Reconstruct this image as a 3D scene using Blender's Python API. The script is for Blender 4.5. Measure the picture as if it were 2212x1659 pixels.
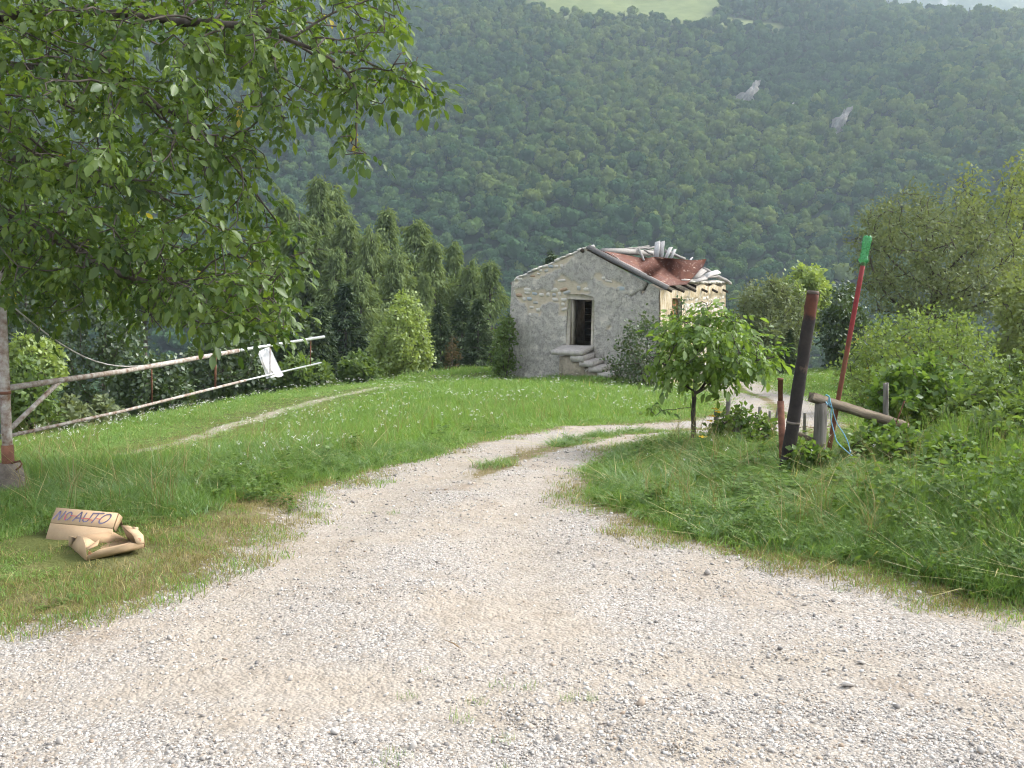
import bpy, math, random
import numpy as np
from mathutils import Vector, Matrix, noise as mnoise

for o in list(bpy.data.objects):
    bpy.data.objects.remove(o)
R = math.radians
SC = bpy.context.scene
COL = SC.collection

# ------------------------------------------------------------------ camera, sky, sun, exposure
HAZE = 0.00027
CAM_Z, PITCH, FPX = 1.6, R(4.92), 977.0
cam = bpy.data.objects.new('camera', bpy.data.cameras.new('camera'))
COL.objects.link(cam)
cam.location = (0, 0, CAM_Z)
cam.rotation_euler = (R(90) - PITCH, 0, 0)
cam.data.sensor_width = 36.0
cam.data.lens = 36.0 * FPX / 1024.0
cam.data.clip_start, cam.data.clip_end = 0.05, 9000
SC.camera = cam

SUN_AZ, SUN_EL = 72.0, 44.0        # degrees clockwise from the view direction, and above the horizon
world = bpy.data.worlds.new('World')
SC.world = world
world.use_nodes = True
wn, wl = world.node_tree.nodes, world.node_tree.links
wn.clear()
sky = wn.new('ShaderNodeTexSky')
sky.sky_type = 'NISHITA'
sky.sun_disc = False
sky.sun_elevation = R(SUN_EL)
sky.sun_rotation = R(SUN_AZ)
sky.air_density, sky.dust_density, sky.ozone_density, sky.altitude = 1.0, 6.0, 1.0, 700
hsv = wn.new('ShaderNodeHueSaturation')
hsv.inputs['Saturation'].default_value = 0.3
bg = wn.new('ShaderNodeBackground')
bg.inputs['Strength'].default_value = 0.15
wo = wn.new('ShaderNodeOutputWorld')
wl.new(sky.outputs[0], hsv.inputs['Color'])
wl.new(hsv.outputs[0], bg.inputs['Color'])
wl.new(bg.outputs[0], wo.inputs['Surface'])

sun = bpy.data.objects.new('sun', bpy.data.lights.new('sun', 'SUN'))
COL.objects.link(sun)
sun.data.energy, sun.data.angle, sun.data.color = 1.45, R(20), (1.0, 0.93, 0.82)
sdir = Vector((math.sin(R(SUN_AZ)) * math.cos(R(SUN_EL)), math.cos(R(SUN_AZ)) * math.cos(R(SUN_EL)), math.sin(R(SUN_EL))))
sun.rotation_euler = sdir.to_track_quat('Z', 'Y').to_euler()
sun.location = (0, 0, 60)

vs = SC.view_settings
vs.view_transform, vs.look, vs.gamma, vs.use_curve_mapping = 'Standard', 'None', 1.0, False
vs.exposure = 1.65
SC.render.engine = 'CYCLES'
cy = SC.cycles
cy.max_bounces, cy.diffuse_bounces, cy.glossy_bounces = 4, 2, 1
cy.transmission_bounces, cy.transparent_max_bounces, cy.volume_bounces = 2, 4, 0
cy.use_adaptive_sampling, cy.adaptive_threshold = True, 0.03
cy.filter_width = 1.1
cy.use_denoising = True
cy.sample_clamp_indirect = 6.0
cy.caustics_reflective = cy.caustics_refractive = False

# ------------------------------------------------------------------ helpers
rng = np.random.default_rng(11)
random.seed(11)

def at(px, py, d):
    """world point seen at pixel (px, py) of the 1024 x 768 picture, d metres ahead (along +Y)"""
    u, v = (px - 512) / FPX, (384 - py) / FPX
    dx, dy, dz = u, math.cos(PITCH) + v * math.sin(PITCH), -math.sin(PITCH) + v * math.cos(PITCH)
    k = d / dy
    return np.array((dx * k, d, CAM_Z + dz * k))

def vat(x, y, d):                     # the same from coordinates of the 2212 x 1659 view
    return at(x * 1024 / 2212, y * 1024 / 2212, d)

def mesh_np(name, V, quads=None, tris=None, smooth=False, attrs=None, mats=None, mat_idx=None):
    me = bpy.data.meshes.new(name)
    V = np.asarray(V, np.float32).reshape(-1, 3)
    me.vertices.add(len(V))
    me.vertices.foreach_set('co', V.ravel())
    loops, starts, n = [], [], 0
    for F, k in ((quads, 4), (tris, 3)):
        if F is not None and len(F):
            F = np.asarray(F, np.int32).reshape(-1, k)
            loops.append(F.ravel())
            starts.append(n + np.arange(len(F)) * k)
            n += F.size
    loops, starts = np.concatenate(loops).astype(np.int32), np.concatenate(starts).astype(np.int32)
    me.loops.add(len(loops))
    me.loops.foreach_set('vertex_index', loops)
    me.polygons.add(len(starts))
    me.polygons.foreach_set('loop_start', starts)
    if smooth:
        me.polygons.foreach_set('use_smooth', np.ones(len(starts), bool))
    if mat_idx is not None:
        me.polygons.foreach_set('material_index', np.asarray(mat_idx, np.int32))
    me.update(calc_edges=True)
    for k, a in (attrs or {}).items():
        a = np.asarray(a, np.float32)
        if a.ndim == 1:
            me.attributes.new(k, 'FLOAT', 'POINT').data.foreach_set('value', a)
        else:
            me.attributes.new(k, 'FLOAT_VECTOR', 'POINT').data.foreach_set('vector', a.ravel())
    for m in (mats or []):
        me.materials.append(m)
    return me

def link(name, me, parent=None, label=None, cat=None, group=None, kind=None, loc=None):
    o = bpy.data.objects.new(name, me)
    COL.objects.link(o)
    if parent is not None:
        o.parent = parent
    if loc is not None:
        o.location = loc
    tag(o, label, cat, group, kind)
    return o

def tag(o, label=None, cat=None, group=None, kind=None):
    for k, v in (('label', label), ('category', cat), ('group', group), ('kind', kind)):
        if v:
            o[k] = v
    return o

def empty(name, loc, label, cat, group=None):
    o = link(name, None, None, label, cat, group, None, tuple(float(c) for c in loc))
    o.empty_display_size = 0.2
    return o

class MB:
    """collects simple shapes into one mesh"""
    def __init__(s):
        s.v, s.q, s.t, s.n = [], [], [], 0
    def add(s, V, q=None, t=None):
        V = np.asarray(V, float).reshape(-1, 3)
        if q is not None and len(q): s.q.append(np.asarray(q) + s.n)
        if t is not None and len(t): s.t.append(np.asarray(t) + s.n)
        s.v.append(V); s.n += len(V)
        return s
    def box(s, c, sx, sy, sz, M=None, jit=0.0):
        V = np.array([(x, y, z) for z in (-.5, .5) for y in (-.5, .5) for x in (-.5, .5)]) * (sx, sy, sz)
        if jit: V = V + rng.normal(0, jit, V.shape)
        if M is not None: V = V @ np.asarray(M).T
        return s.add(V + np.asarray(c), [(0, 2, 3, 1), (4, 5, 7, 6), (0, 1, 5, 4), (2, 6, 7, 3), (0, 4, 6, 2), (1, 3, 7, 5)])
    def tube(s, pts, rad, n=8, cap=True):
        pts = np.asarray(pts, float)
        rad = np.broadcast_to(np.asarray(rad, float), (len(pts),))
        d = np.gradient(pts, axis=0)
        d /= np.linalg.norm(d, axis=1, keepdims=True) + 1e-9
        ref = np.array((0, 0, 1.0)) if abs(d[:, 2]).mean() < .8 else np.array((1.0, 0, 0))
        a = np.cross(d, ref); a /= np.linalg.norm(a, axis=1, keepdims=True) + 1e-9
        b = np.cross(d, a)
        th = np.arange(n) * 2 * math.pi / n
        V = pts[:, None] + rad[:, None, None] * (np.cos(th)[None, :, None] * a[:, None] + np.sin(th)[None, :, None] * b[:, None])
        i, j = np.meshgrid(np.arange(len(pts) - 1), np.arange(n), indexing='ij')
        k = (j + 1) % n
        q = np.stack([i * n + j, (i + 1) * n + j, (i + 1) * n + k, i * n + k], -1).reshape(-1, 4)
        V = V.reshape(-1, 3); t = []
        if cap:
            m = len(V)
            V = np.vstack([V, pts[:1], pts[-1:]])
            e = (len(pts) - 1) * n
            t = [(m, x, (x + 1) % n) for x in range(n)] + [(m + 1, e + (x + 1) % n, e + x) for x in range(n)]
        return s.add(V, q, t)
    def build(s, name, mat, smooth=False, attrs=None):
        return mesh_np(name, np.vstack(s.v), np.vstack(s.q) if s.q else None, np.vstack(s.t) if s.t else None, smooth, attrs, [mat] if mat else None)

def stamp(TV, TF, M, P, var=None):
    """copies of one small template (verts TV, tris TF) at P with matrices M -> V, tris, per-vertex copy number"""
    n, k = len(P), len(TV)
    V = np.einsum('nij,kj->nki', M, TV) + P[:, None]
    F = (TF[None] + (np.arange(n) * k)[:, None, None]).reshape(-1, TF.shape[1])
    return V.reshape(-1, 3), F, np.repeat(np.arange(n), k)

def frames(d, up_hint=None, roll=None):
    """matrices whose columns are (side, d, normal) for unit directions d"""
    d = d / (np.linalg.norm(d, axis=1, keepdims=True) + 1e-9)
    u = np.tile((0, 0, 1.0), (len(d), 1)) if up_hint is None else up_hint
    s = np.cross(d, u)
    bad = np.linalg.norm(s, axis=1) < 1e-3
    s[bad] = (1, 0, 0)
    s /= np.linalg.norm(s, axis=1, keepdims=True)
    n = np.cross(s, d)
    if roll is not None:
        c, q = np.cos(roll)[:, None], np.sin(roll)[:, None]
        s, n = c * s + q * n, c * n - q * s
    return np.stack([s, d, n], -1)

def vnoise(P, scale=1.0, seed=0.0):
    return np.array([mnoise.noise(Vector((float(p[0]) * scale + seed, float(p[1]) * scale - seed, float(p[2]) * scale if len(p) > 2 else seed))) for p in P])

def gnoise(x, y, scale, seed):
    """fast smooth value noise on arrays, about -1..1"""
    x, y = np.asarray(x) * scale + seed * 17.3, np.asarray(y) * scale - seed * 9.1
    xi, yi = np.floor(x).astype(np.int64), np.floor(y).astype(np.int64)
    fx, fy = x - xi, y - yi
    fx, fy = fx * fx * (3 - 2 * fx), fy * fy * (3 - 2 * fy)
    def h(a, b):
        n = (a * 374761393 + b * 668265263 + int(seed * 1013)) & 0x7fffffff
        n = ((n ^ (n >> 13)) * 1274126177) & 0x7fffffff
        return ((n ^ (n >> 16)) & 0xffff) / 32767.5 - 1
    return (h(xi, yi) * (1 - fx) + h(xi + 1, yi) * fx) * (1 - fy) + (h(xi, yi + 1) * (1 - fx) + h(xi + 1, yi + 1) * fx) * fy

def fbm(x, y, scale, seed, oct=4):
    return sum(gnoise(x, y, scale * 2 ** k, seed + k * 3.7) / 2 ** k for k in range(oct)) / 1.6

def poly_sd(x, y, poly):
    """signed distance to a polygon, positive inside"""
    x, y = np.asarray(x, float), np.asarray(y, float)
    p = np.asarray(poly, float); q = np.roll(p, -1, 0)
    best = np.full(x.shape, 1e9); ins = np.zeros(x.shape, bool)
    for a, b in zip(p, q):
        e = b - a
        t = np.clip(((x - a[0]) * e[0] + (y - a[1]) * e[1]) / (e @ e + 1e-12), 0, 1)
        best = np.minimum(best, np.hypot(x - a[0] - t * e[0], y - a[1] - t * e[1]))
        c = (a[1] > y) != (b[1] > y)
        ins ^= c & (x < (b[0] - a[0]) * (y - a[1]) / (b[1] - a[1] + 1e-12) + a[0])
    return np.where(ins, best, -best)

def line_d(x, y, pts):
    x, y = np.asarray(x, float), np.asarray(y, float)
    best = np.full(x.shape, 1e9)
    for a, b in zip(pts[:-1], pts[1:]):
        a, b = np.asarray(a[:2], float), np.asarray(b[:2], float); e = b - a
        t = np.clip(((x - a[0]) * e[0] + (y - a[1]) * e[1]) / (e @ e + 1e-12), 0, 1)
        best = np.minimum(best, np.hypot(x - a[0] - t * e[0], y - a[1] - t * e[1]))
    return best

# ---- materials
def new_mat(name):
    m = bpy.data.materials.new(name)
    m.use_nodes = True
    nt = m.node_tree
    for n in list(nt.nodes):
        nt.nodes.remove(n)
    out = nt.nodes.new('ShaderNodeOutputMaterial')
    return m, nt, out

class NT:
    """short hand for building node trees"""
    def __init__(s, nt): s.nt = nt
    def n(s, typ, ins=None, **kw):
        node = s.nt.nodes.new(typ)
        for k, v in kw.items(): setattr(node, k, v)
        for k, v in (ins or {}).items():
            sock = node.inputs[k]
            if isinstance(v, bpy.types.NodeSocket): s.nt.links.new(v, sock)
            else: sock.default_value = v
        return node
    def coord(s, kind='Object', scale=(1, 1, 1)):
        c = s.n('ShaderNodeTexCoord').outputs[kind]
        return s.n('ShaderNodeMapping', {'Vector': c, 'Scale': scale}).outputs[0]
    def pos(s): return s.n('ShaderNodeNewGeometry').outputs['Position']
    def noise(s, vec, scale, detail=4, rough=.55, out='Fac', **kw):
        return s.n('ShaderNodeTexNoise', {'Vector': vec, 'Scale': scale, 'Detail': detail, 'Roughness': rough}, **kw).outputs[out]
    def ramp(s, fac, stops, interp='LINEAR'):
        r = s.n('ShaderNodeValToRGB', {'Fac': fac}); cr = r.color_ramp; cr.interpolation = interp
        while len(cr.elements) < len(stops): cr.elements.new(0.5)
        for e, (p, c) in zip(cr.elements, stops):
            e.position = p; e.color = (*c, 1) if hasattr(c, '__len__') else (c, c, c, 1)
        return r.outputs['Color']
    def mix(s, f, a, b, mode='MIX'):
        n = s.n('ShaderNodeMix', data_type='RGBA', blend_type=mode)
        for k, v in (('Factor', f), ('A', a), ('B', b)):
            sock = [i for i in n.inputs if i.name == k and (i.type == 'RGBA' if k != 'Factor' else i.type == 'VALUE')][0]
            if isinstance(v, bpy.types.NodeSocket): s.nt.links.new(v, sock)
            else: sock.default_value = (*v, 1) if hasattr(v, '__len__') and len(v) == 3 else v
        return [o for o in n.outputs if o.type == 'RGBA'][0]
    def math(s, op, a, b=0.0, clamp=False):
        n = s.n('ShaderNodeMath', operation=op, use_clamp=clamp)
        for i, v in enumerate((a, b)):
            if isinstance(v, bpy.types.NodeSocket): s.nt.links.new(v, n.inputs[i])
            else: n.inputs[i].default_value = v
        return n.outputs[0]
    def attr(s, name): return s.n('ShaderNodeAttribute', attribute_name=name).outputs['Fac']
    def bump(s, h, strength, dist):
        return s.n('ShaderNodeBump', {'Height': h, 'Strength': strength, 'Distance': dist}).outputs[0]
    def bsdf(s, col, rough=.9, normal=None, spec=.3, metal=0.0):
        i = {'Base Color': (*col, 1) if isinstance(col, tuple) else col, 'Roughness': rough, 'Metallic': metal, 'Specular IOR Level': spec}
        if normal is not None: i['Normal'] = normal
        return s.n('ShaderNodeBsdfPrincipled', i).outputs[0]

def mat_leaf(name, dark, light, yellow=None, trans=.35, gloss=.06, rough=.45, hue_by_object=.5, yfrac=.05):
    m, nt, out = new_mat(name); t = NT(nt)
    v = t.attr('var')
    oi = t.n('ShaderNodeObjectInfo').outputs['Random']
    f = t.math('ADD', t.math('MULTIPLY', v, 1 - hue_by_object), t.math('MULTIPLY', oi, hue_by_object))
    col = t.mix(f, dark, light)
    if yellow:
        col = t.mix(t.math('GREATER_THAN', v, 1 - yfrac), col, yellow)
    d = t.n('ShaderNodeBsdfDiffuse', {'Color': col})
    tc = t.mix(1.0, col, (1.0, 1.0, .45), 'MULTIPLY')
    tc = t.mix(1.0, tc, (1.6, 1.6, 1.6), 'MULTIPLY')
    tr = t.n('ShaderNodeBsdfTranslucent', {'Color': tc})
    mx = t.n('ShaderNodeMixShader', {'Fac': trans, 1: d.outputs[0], 2: tr.outputs[0]})
    res = mx.outputs[0]
    if gloss:
        g = t.n('ShaderNodeBsdfGlossy', {'Color': (.9, .95, 1, 1), 'Roughness': rough})
        res = t.n('ShaderNodeMixShader', {'Fac': gloss, 1: res, 2: g.outputs[0]}).outputs[0]
    nt.links.new(res, out.inputs['Surface'])
    return m

def mat_bark(name, a, b, scale=6.0, stretch=.15):
    m, nt, out = new_mat(name); t = NT(nt)
    c = t.coord('Object', (1, 1, stretch))
    n = t.noise(c, scale, 6, .65)
    nt.links.new(t.bsdf(t.ramp(n, [(.3, a), (.7, b)]), .95, t.bump(n, .6, .02), .1), out.inputs['Surface'])
    return m

def mat_plain(name, a, b, scale=8.0, rough=.85, bump=.3, dist=.01, metal=0.0, spec=.3, stretch=(1, 1, 1)):
    m, nt, out = new_mat(name); t = NT(nt)
    n = t.noise(t.coord('Object', stretch), scale, 6, .6)
    nt.links.new(t.bsdf(t.ramp(n, [(.32, a), (.68, b)]), rough, t.bump(n, bump, dist), spec, metal), out.inputs['Surface'])
    return m

# ---- instancing of uncountable stuff: the copies are geometry of the stuff object itself
def scatter(name, protos, P, rot, scl, idx=None, mats=(), kind='stuff', label=None, cat=None, parent=None):
    P = np.asarray(P, np.float32); n = len(P)
    me = bpy.data.meshes.new(name)
    me.vertices.add(n); me.vertices.foreach_set('co', P.ravel())
    scl = np.asarray(scl, np.float32)
    if scl.ndim == 1: scl = np.repeat(scl[:, None], 3, 1)
    idx = rng.integers(0, len(protos), n) if idx is None else idx
    me.attributes.new('rot', 'FLOAT_VECTOR', 'POINT').data.foreach_set('vector', np.asarray(rot, np.float32).ravel())
    me.attributes.new('scl', 'FLOAT_VECTOR', 'POINT').data.foreach_set('vector', scl.ravel())
    me.attributes.new('pick', 'INT', 'POINT').data.foreach_set('value', np.asarray(idx, np.int32))
    o = link(name, me, parent, label, cat, None, kind)
    ng = bpy.data.node_groups.new(name + '_scatter', 'GeometryNodeTree')
    ng.interface.new_socket('Geometry', in_out='INPUT', socket_type='NodeSocketGeometry')
    ng.interface.new_socket('Geometry', in_out='OUTPUT', socket_type='NodeSocketGeometry')
    N, L = ng.nodes, ng.links
    gi, go = N.new('NodeGroupInput'), N.new('NodeGroupOutput')
    join = N.new('GeometryNodeJoinGeometry')
    for pm in reversed(protos):                      # a multi-input socket is read last link first
        po = bpy.data.objects.new(pm.name, pm)        # never linked to the scene: only a source of geometry
        oi = N.new('GeometryNodeObjectInfo'); oi.inputs['Object'].default_value = po
        g2 = N.new('GeometryNodeGeometryToInstance')
        L.new(oi.outputs['Geometry'], g2.inputs[0]); L.new(g2.outputs[0], join.inputs[0])
    iop = N.new('GeometryNodeInstanceOnPoints'); iop.inputs['Pick Instance'].default_value = True
    def named(k, typ):
        a = N.new('GeometryNodeInputNamedAttribute'); a.data_type = typ; a.inputs['Name'].default_value = k
        return [s for s in a.outputs if s.enabled and s.name == 'Attribute'][0]
    L.new(gi.outputs[0], iop.inputs['Points']); L.new(join.outputs[0], iop.inputs['Instance'])
    L.new(named('pick', 'INT'), iop.inputs['Instance Index'])
    L.new(named('rot', 'FLOAT_VECTOR'), iop.inputs['Rotation'])
    L.new(named('scl', 'FLOAT_VECTOR'), iop.inputs['Scale'])
    L.new(iop.outputs[0], go.inputs[0])
    md = o.modifiers.new('scatter', 'NODES'); md.node_group = ng
    for m in mats: me.materials.append(m)
    return o

# ------------------------------------------------------------------ lie of the land
CREST = np.array([(-5.2, -40), (-5.6, 0), (-6.2, 12), (-6.7, 16), (-6.3, 22), (-4.9, 30), (-1.6, 40), (4, 47), (12, 54), (26, 60), (60, 62), (400, 62)])
def G(px, py, d):
    return at(px, py, d)
CTRL = np.array([(-5, 0, 0), (0, 0, 0), (5, 0, 0), (-3, 5, 0), (0, 5, 0), (3, 5, 0), (6, 5, .05), (-8, -9, .2), (8, -9, .2), (0, -12, .2),
    G(10, 497, 8.0), G(23, 462, 12), G(120, 441, 16), G(250, 413, 22), G(370, 389, 30), G(486, 373, 40),
    G(153, 450, 13.5), G(412, 387, 30), G(300, 443, 13.5), G(450, 414, 20), G(560, 390, 29), G(510, 385, 38.3), G(588, 377, 36.4),
    G(560, 385, 34), G(640, 390, 35), G(640, 407, 22), G(640, 433, 14), G(720, 425, 16), G(795, 412, 22), G(770, 395, 30), G(745, 383, 38),
    G(850, 378, 44), G(690, 446, 11.2), G(800, 470, 9.2), G(880, 445, 11), G(960, 460, 9.5), (9, 14, -.1), (14, 24, -.3), (20, 40, -1.2),
    (5.2, 14.6, -.52), (10, 8, .15), (25, 20, .2), (30, 55, -2), (4, 48, -2.0), (0, 9, -.04), (-2, 9, -.04), (2, 9, -.06)])
def _phi(r): return np.where(r > 1e-9, r * r * np.log(r + 1e-9), 0)
def _rbf():
    p, n = CTRL[:, :2] / 20, len(CTRL)
    K = _phi(np.linalg.norm(p[:, None] - p[None], axis=2)) + np.eye(n) * 2e-3
    Q = np.hstack([np.ones((n, 1)), p])
    A = np.block([[K, Q], [Q.T, np.zeros((3, 3))]])
    return np.linalg.solve(A, np.concatenate([CTRL[:, 2], np.zeros(3)]))
RW = _rbf()
def crest_s(x, y):
    """metres beyond the crest of the meadow (0 on the meadow side)"""
    poly = np.vstack([CREST, [(400, -40)]])
    return np.maximum(0, -poly_sd(x, y, poly))
def hill_z(x, y):
    k = 12 + (y - 450) * .54 + (346 - x) * .04 * np.clip((y - 450) / 500, 0, 1.4)
    k += (1 - np.abs(gnoise(x * 1.0 + y * .35, y * .18, 1 / 130., 7.0)) * 2) * 13 * np.clip((y - 380) / 200, 0, 1)
    k += fbm(x, y, 1 / 260., 5.0, 3) * 26 + fbm(x, y, 1 / 70., 8.0, 2) * 5
    k += np.clip((-x - 100) / 300, 0, 1) * 20
    ridge = 294 + (346 - np.asarray(x)) * .17 - 44 * np.clip((np.asarray(x) - 310) / 150, 0, 1) + fbm(x, y * 0, 1 / 180., 2.2, 3) * 7
    clear = np.exp(-(((x - 105) / 110) ** 2 + ((y - 985) / 45) ** 2))
    k = np.minimum(k, ridge - np.maximum(0, y - 1020) * .25)
    return k
def ground_z(x, y):
    x, y = np.asarray(x, float), np.asarray(y, float)
    sh = x.shape; x, y = x.ravel(), y.ravel()
    out = np.empty(len(x))
    for i in range(0, len(x), 20000):
        a, b = np.clip(x[i:i + 20000], -14, 34), np.clip(y[i:i + 20000], -14, 60)
        P = np.stack([a, b], 1) / 20
        K = _phi(np.linalg.norm(P[:, None] - (CTRL[:, :2] / 20)[None], axis=2))
        out[i:i + 20000] = K @ RW[:-3] + RW[-3] + P @ RW[-2:]
    out = np.clip(out, -4, 1.2)
    s = crest_s(x, y)
    out = out - np.where(s < 4, s * s * .05, .8 + (s - 4) * .40)
    near = np.maximum(out, -74)
    far = hill_z(x, y)
    w = np.clip((y - 180) / 120, 0, 1)
    z = np.where(y > 180, np.maximum(near, far), near)
    return z.reshape(sh)
def gz(x, y): return float(ground_z(np.array([x]), np.array([y]))[0])
def hit(px, py):
    """where the ray through a pixel meets the ground"""
    d = np.geomspace(2.2, 90, 900)
    p0, p1 = at(px, py, 1.0), None
    P = np.array([at(px, py, k) for k in d])
    g = ground_z(P[:, 0], P[:, 1])
    i = int(np.argmax(P[:, 2] <= g))
    if P[i, 2] > g[i]: i = len(d) - 1
    return np.array((P[i, 0], P[i, 1], g[i]))
def vhit(x, y): return hit(x * 1024 / 2212, y * 1024 / 2212)

# ------------------------------------------------------------------ ground, tracks
def world_poly(v): return [tuple(vhit(*p)[:2]) for p in v]
EDGE_L = world_poly([(0, 1345), (150, 1335), (330, 1305), (420, 1245), (520, 1180), (600, 1112), (660, 1068), (830, 1016), (1000, 968), (1120, 940), (1250, 922), (1430, 912)])
EDGE_R = world_poly([(1425, 944), (1330, 972), (1285, 1000), (1262, 1035), (1290, 1100), (1420, 1160), (1600, 1195), (1900, 1245), (2212, 1318)])
FAR_ROAD = [(2.0, 14.2), (3.3, 15.6), (4.6, 17.4), (5.6, 20), (6.5, 24), (7.5, 30), (8.6, 37), (8.7, 44), (7.4, 51)]
DRIVE = [(-14, EDGE_L[0][1] - .6)] + EDGE_L + EDGE_R + [(14, EDGE_R[-1][1] - .9), (14, -14), (-14, -14)]
STRIP = world_poly([(1000, 1025), (1040, 1000), (1150, 965), (1290, 938), (1430, 924), (1430, 932), (1300, 950), (1170, 985), (1080, 1020), (1030, 1045)])
FOOTPATH = [tuple(vhit(*p)[:2]) for p in [(250, 990), (330, 973), (480, 925), (650, 875), (780, 845), (850, 834), (890, 829)]]
def gravel_sd(x, y):
    a = poly_sd(x, y, DRIVE)
    b = 1.25 - line_d(x, y, FAR_ROAD)
    return np.maximum(a, b)
def strip_sd(x, y): return np.maximum(poly_sd(x, y, STRIP), np.where(np.asarray(y) > 14, .17 - line_d(x, y, FAR_ROAD), -9))
RUTS = [world_poly([(480, 1400), (560, 1290), (700, 1150), (850, 1062), (1050, 990), (1250, 937), (1420, 917)]), world_poly([(1190, 1400), (1150, 1290), (1105, 1150), (1150, 1062), (1280, 992), (1420, 938)]), world_poly([(0, 1500), (700, 1480), (1400, 1470), (2212, 1480)])]
def rut(x, y):
    w_ = fbm(x, y, .9, 3.3, 2) * .12
    return np.maximum(np.maximum(np.exp(-((line_d(x, y, RUTS[0]) + w_) / .30) ** 2), np.exp(-((line_d(x, y, RUTS[1]) + w_) / .30) ** 2)), .75 * np.exp(-((line_d(x, y, RUTS[2]) + w_) / .22) ** 2))
def path_sd(x, y): return .22 - line_d(x, y, FOOTPATH)

def axis(lo, fine_lo, fine_hi, hi, step, g):
    a = list(np.arange(fine_lo, fine_hi + 1e-6, step))
    s, v = step, fine_hi
    while v < hi: s *= g; v += s; a.append(min(v, hi))
    s, v = step, fine_lo
    while v > lo: s *= g; v -= s; a.insert(0, max(v, lo))
    return np.array(a)
def grid_mesh(name, xs, ys, zf, mat, attrs=None):
    X, Y = np.meshgrid(xs, ys)
    Z = zf(X, Y)
    V = np.stack([X, Y, Z], -1).reshape(-1, 3)
    nx = len(xs)
    i, j = np.meshgrid(np.arange(len(ys) - 1), np.arange(nx - 1), indexing='ij')
    q = np.stack([i * nx + j, i * nx + j + 1, (i + 1) * nx + j + 1, (i + 1) * nx + j], -1).reshape(-1, 4)
    at_ = {k: f(X.ravel(), Y.ravel()) for k, f in (attrs or {}).items()}
    return mesh_np(name, V, q, None, True, at_, [mat])

m_ground, nt, out = new_mat('meadow_soil_and_gravel'); t = NT(nt)
p = t.pos()
gr, pa = t.attr('gravel'), t.attr('footpath')
edge = t.noise(p, 2.4, 5, .65)
edge2 = t.noise(p, 14, 3, .6)
w = t.math('ADD', t.math('MULTIPLY', t.math('SUBTRACT', edge, .5), .9), t.math('MULTIPLY', t.math('SUBTRACT', edge2, .5), .5))
gfac = t.ramp(t.math('ADD', t.math('ADD', gr, w), .5), [(.44, 0.0), (.60, 1.0)])
pfac = t.ramp(t.math('ADD', t.math('ADD', pa, t.math('MULTIPLY', w, .3)), .5), [(.46, 0.0), (.58, 1.0)])
soil = t.ramp(t.noise(p, 3.0, 6, .6), [(.3, (.070, .085, .024)), (.55, (.110, .125, .040)), (.75, (.165, .150, .065))])
vor = t.n('ShaderNodeTexVoronoi', {'Vector': p, 'Scale': 62.0, 'Randomness': 1.0})
ved = t.n('ShaderNodeTexVoronoi', {'Vector': p, 'Scale': 62.0, 'Randomness': 1.0}, feature='DISTANCE_TO_EDGE')
vor2 = t.n('ShaderNodeTexVoronoi', {'Vector': p, 'Scale': 27.0, 'Randomness': 1.0})
patch = t.noise(p, 1.15, 5, .62)
fines = t.ramp(t.noise(p, 7, 6, .7), [(.3, (.282, .242, .196)), (.7, (.40, .355, .30))])
chips = t.ramp(vor.outputs['Color'], [(.1, (.20, .19, .18)), (.35, (.36, .34, .315)), (.7, (.50, .48, .455)), (.9, (.30, .25, .20))])
chips = t.mix(t.ramp(ved.outputs['Distance'], [(.0, 1.0), (.09, 0.0)]), chips, (.15, .125, .10))
pf = t.math('MULTIPLY', t.ramp(patch, [(.40, 0.0), (.56, .85)]), t.math('SUBTRACT', 1.0, t.math('MULTIPLY', t.attr('rut'), .6)))
grav = t.mix(pf, fines, chips)
brown = t.noise(p, .8, 4, .7)
grav = t.mix(t.ramp(brown, [(.60, 0.0), (.74, .55)]), grav, (.20, .14, .085))
soil = t.mix(t.math('MULTIPLY', t.attr('fringe'), .8), soil, t.ramp(edge, [(.35, (.19, .145, .085)), (.65, (.25, .20, .125))]))
col = t.mix(gfac, soil, grav)
col = t.mix(pfac, col, t.ramp(vor.outputs['Color'], [(.1, (.27, .235, .175)), (.9, (.38, .345, .28))]))
h = t.math('ADD', t.math('MULTIPLY', vor.outputs['Distance'], -1.0), t.math('MULTIPLY', vor2.outputs['Distance'], -1.4))
nt.links.new(t.bsdf(col, .95, t.bump(h, .55, .015), .1), out.inputs['Surface'])

xs = axis(-700, -7.5, 9.5, 900, .12, 1.05)
ys = axis(-60, 2.2, 17, 190, .11, 1.03)
def bumpy(X, Y):
    z = ground_z(X, Y)
    near = np.clip((60 - Y) / 40, 0, 1)
    return z - .022 * np.where((Y < 20) & (abs(X) < 15), rut(X, Y), 0) + near * (fbm(X, Y, .9, 1.5, 3) * .035 + fbm(X, Y, 4.5, 3.1, 2) * .012)
ground = link('ground', grid_mesh('ground', xs, ys, bumpy, m_ground, {
    'gravel': lambda x, y: np.clip(np.where((y < 70) & (abs(x) < 40), np.minimum(gravel_sd(x, y), .12 - 2.2 * strip_sd(x, y)), -1), -.5, .5),
    'rut': lambda x, y: np.where((y < 20) & (abs(x) < 15), rut(x, y), 0),
    'fringe': lambda x, y: np.where((y < 30) & (abs(x) < 20), np.clip(1 + gravel_sd(x, y) / np.where((x < 0) & (y < 8), .85, .45), 0, 1), 0),
    'footpath': lambda x, y: np.clip(np.where((y < 70) & (abs(x) < 40), path_sd(x, y), -1), -.5, .5)}), kind='structure')

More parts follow.
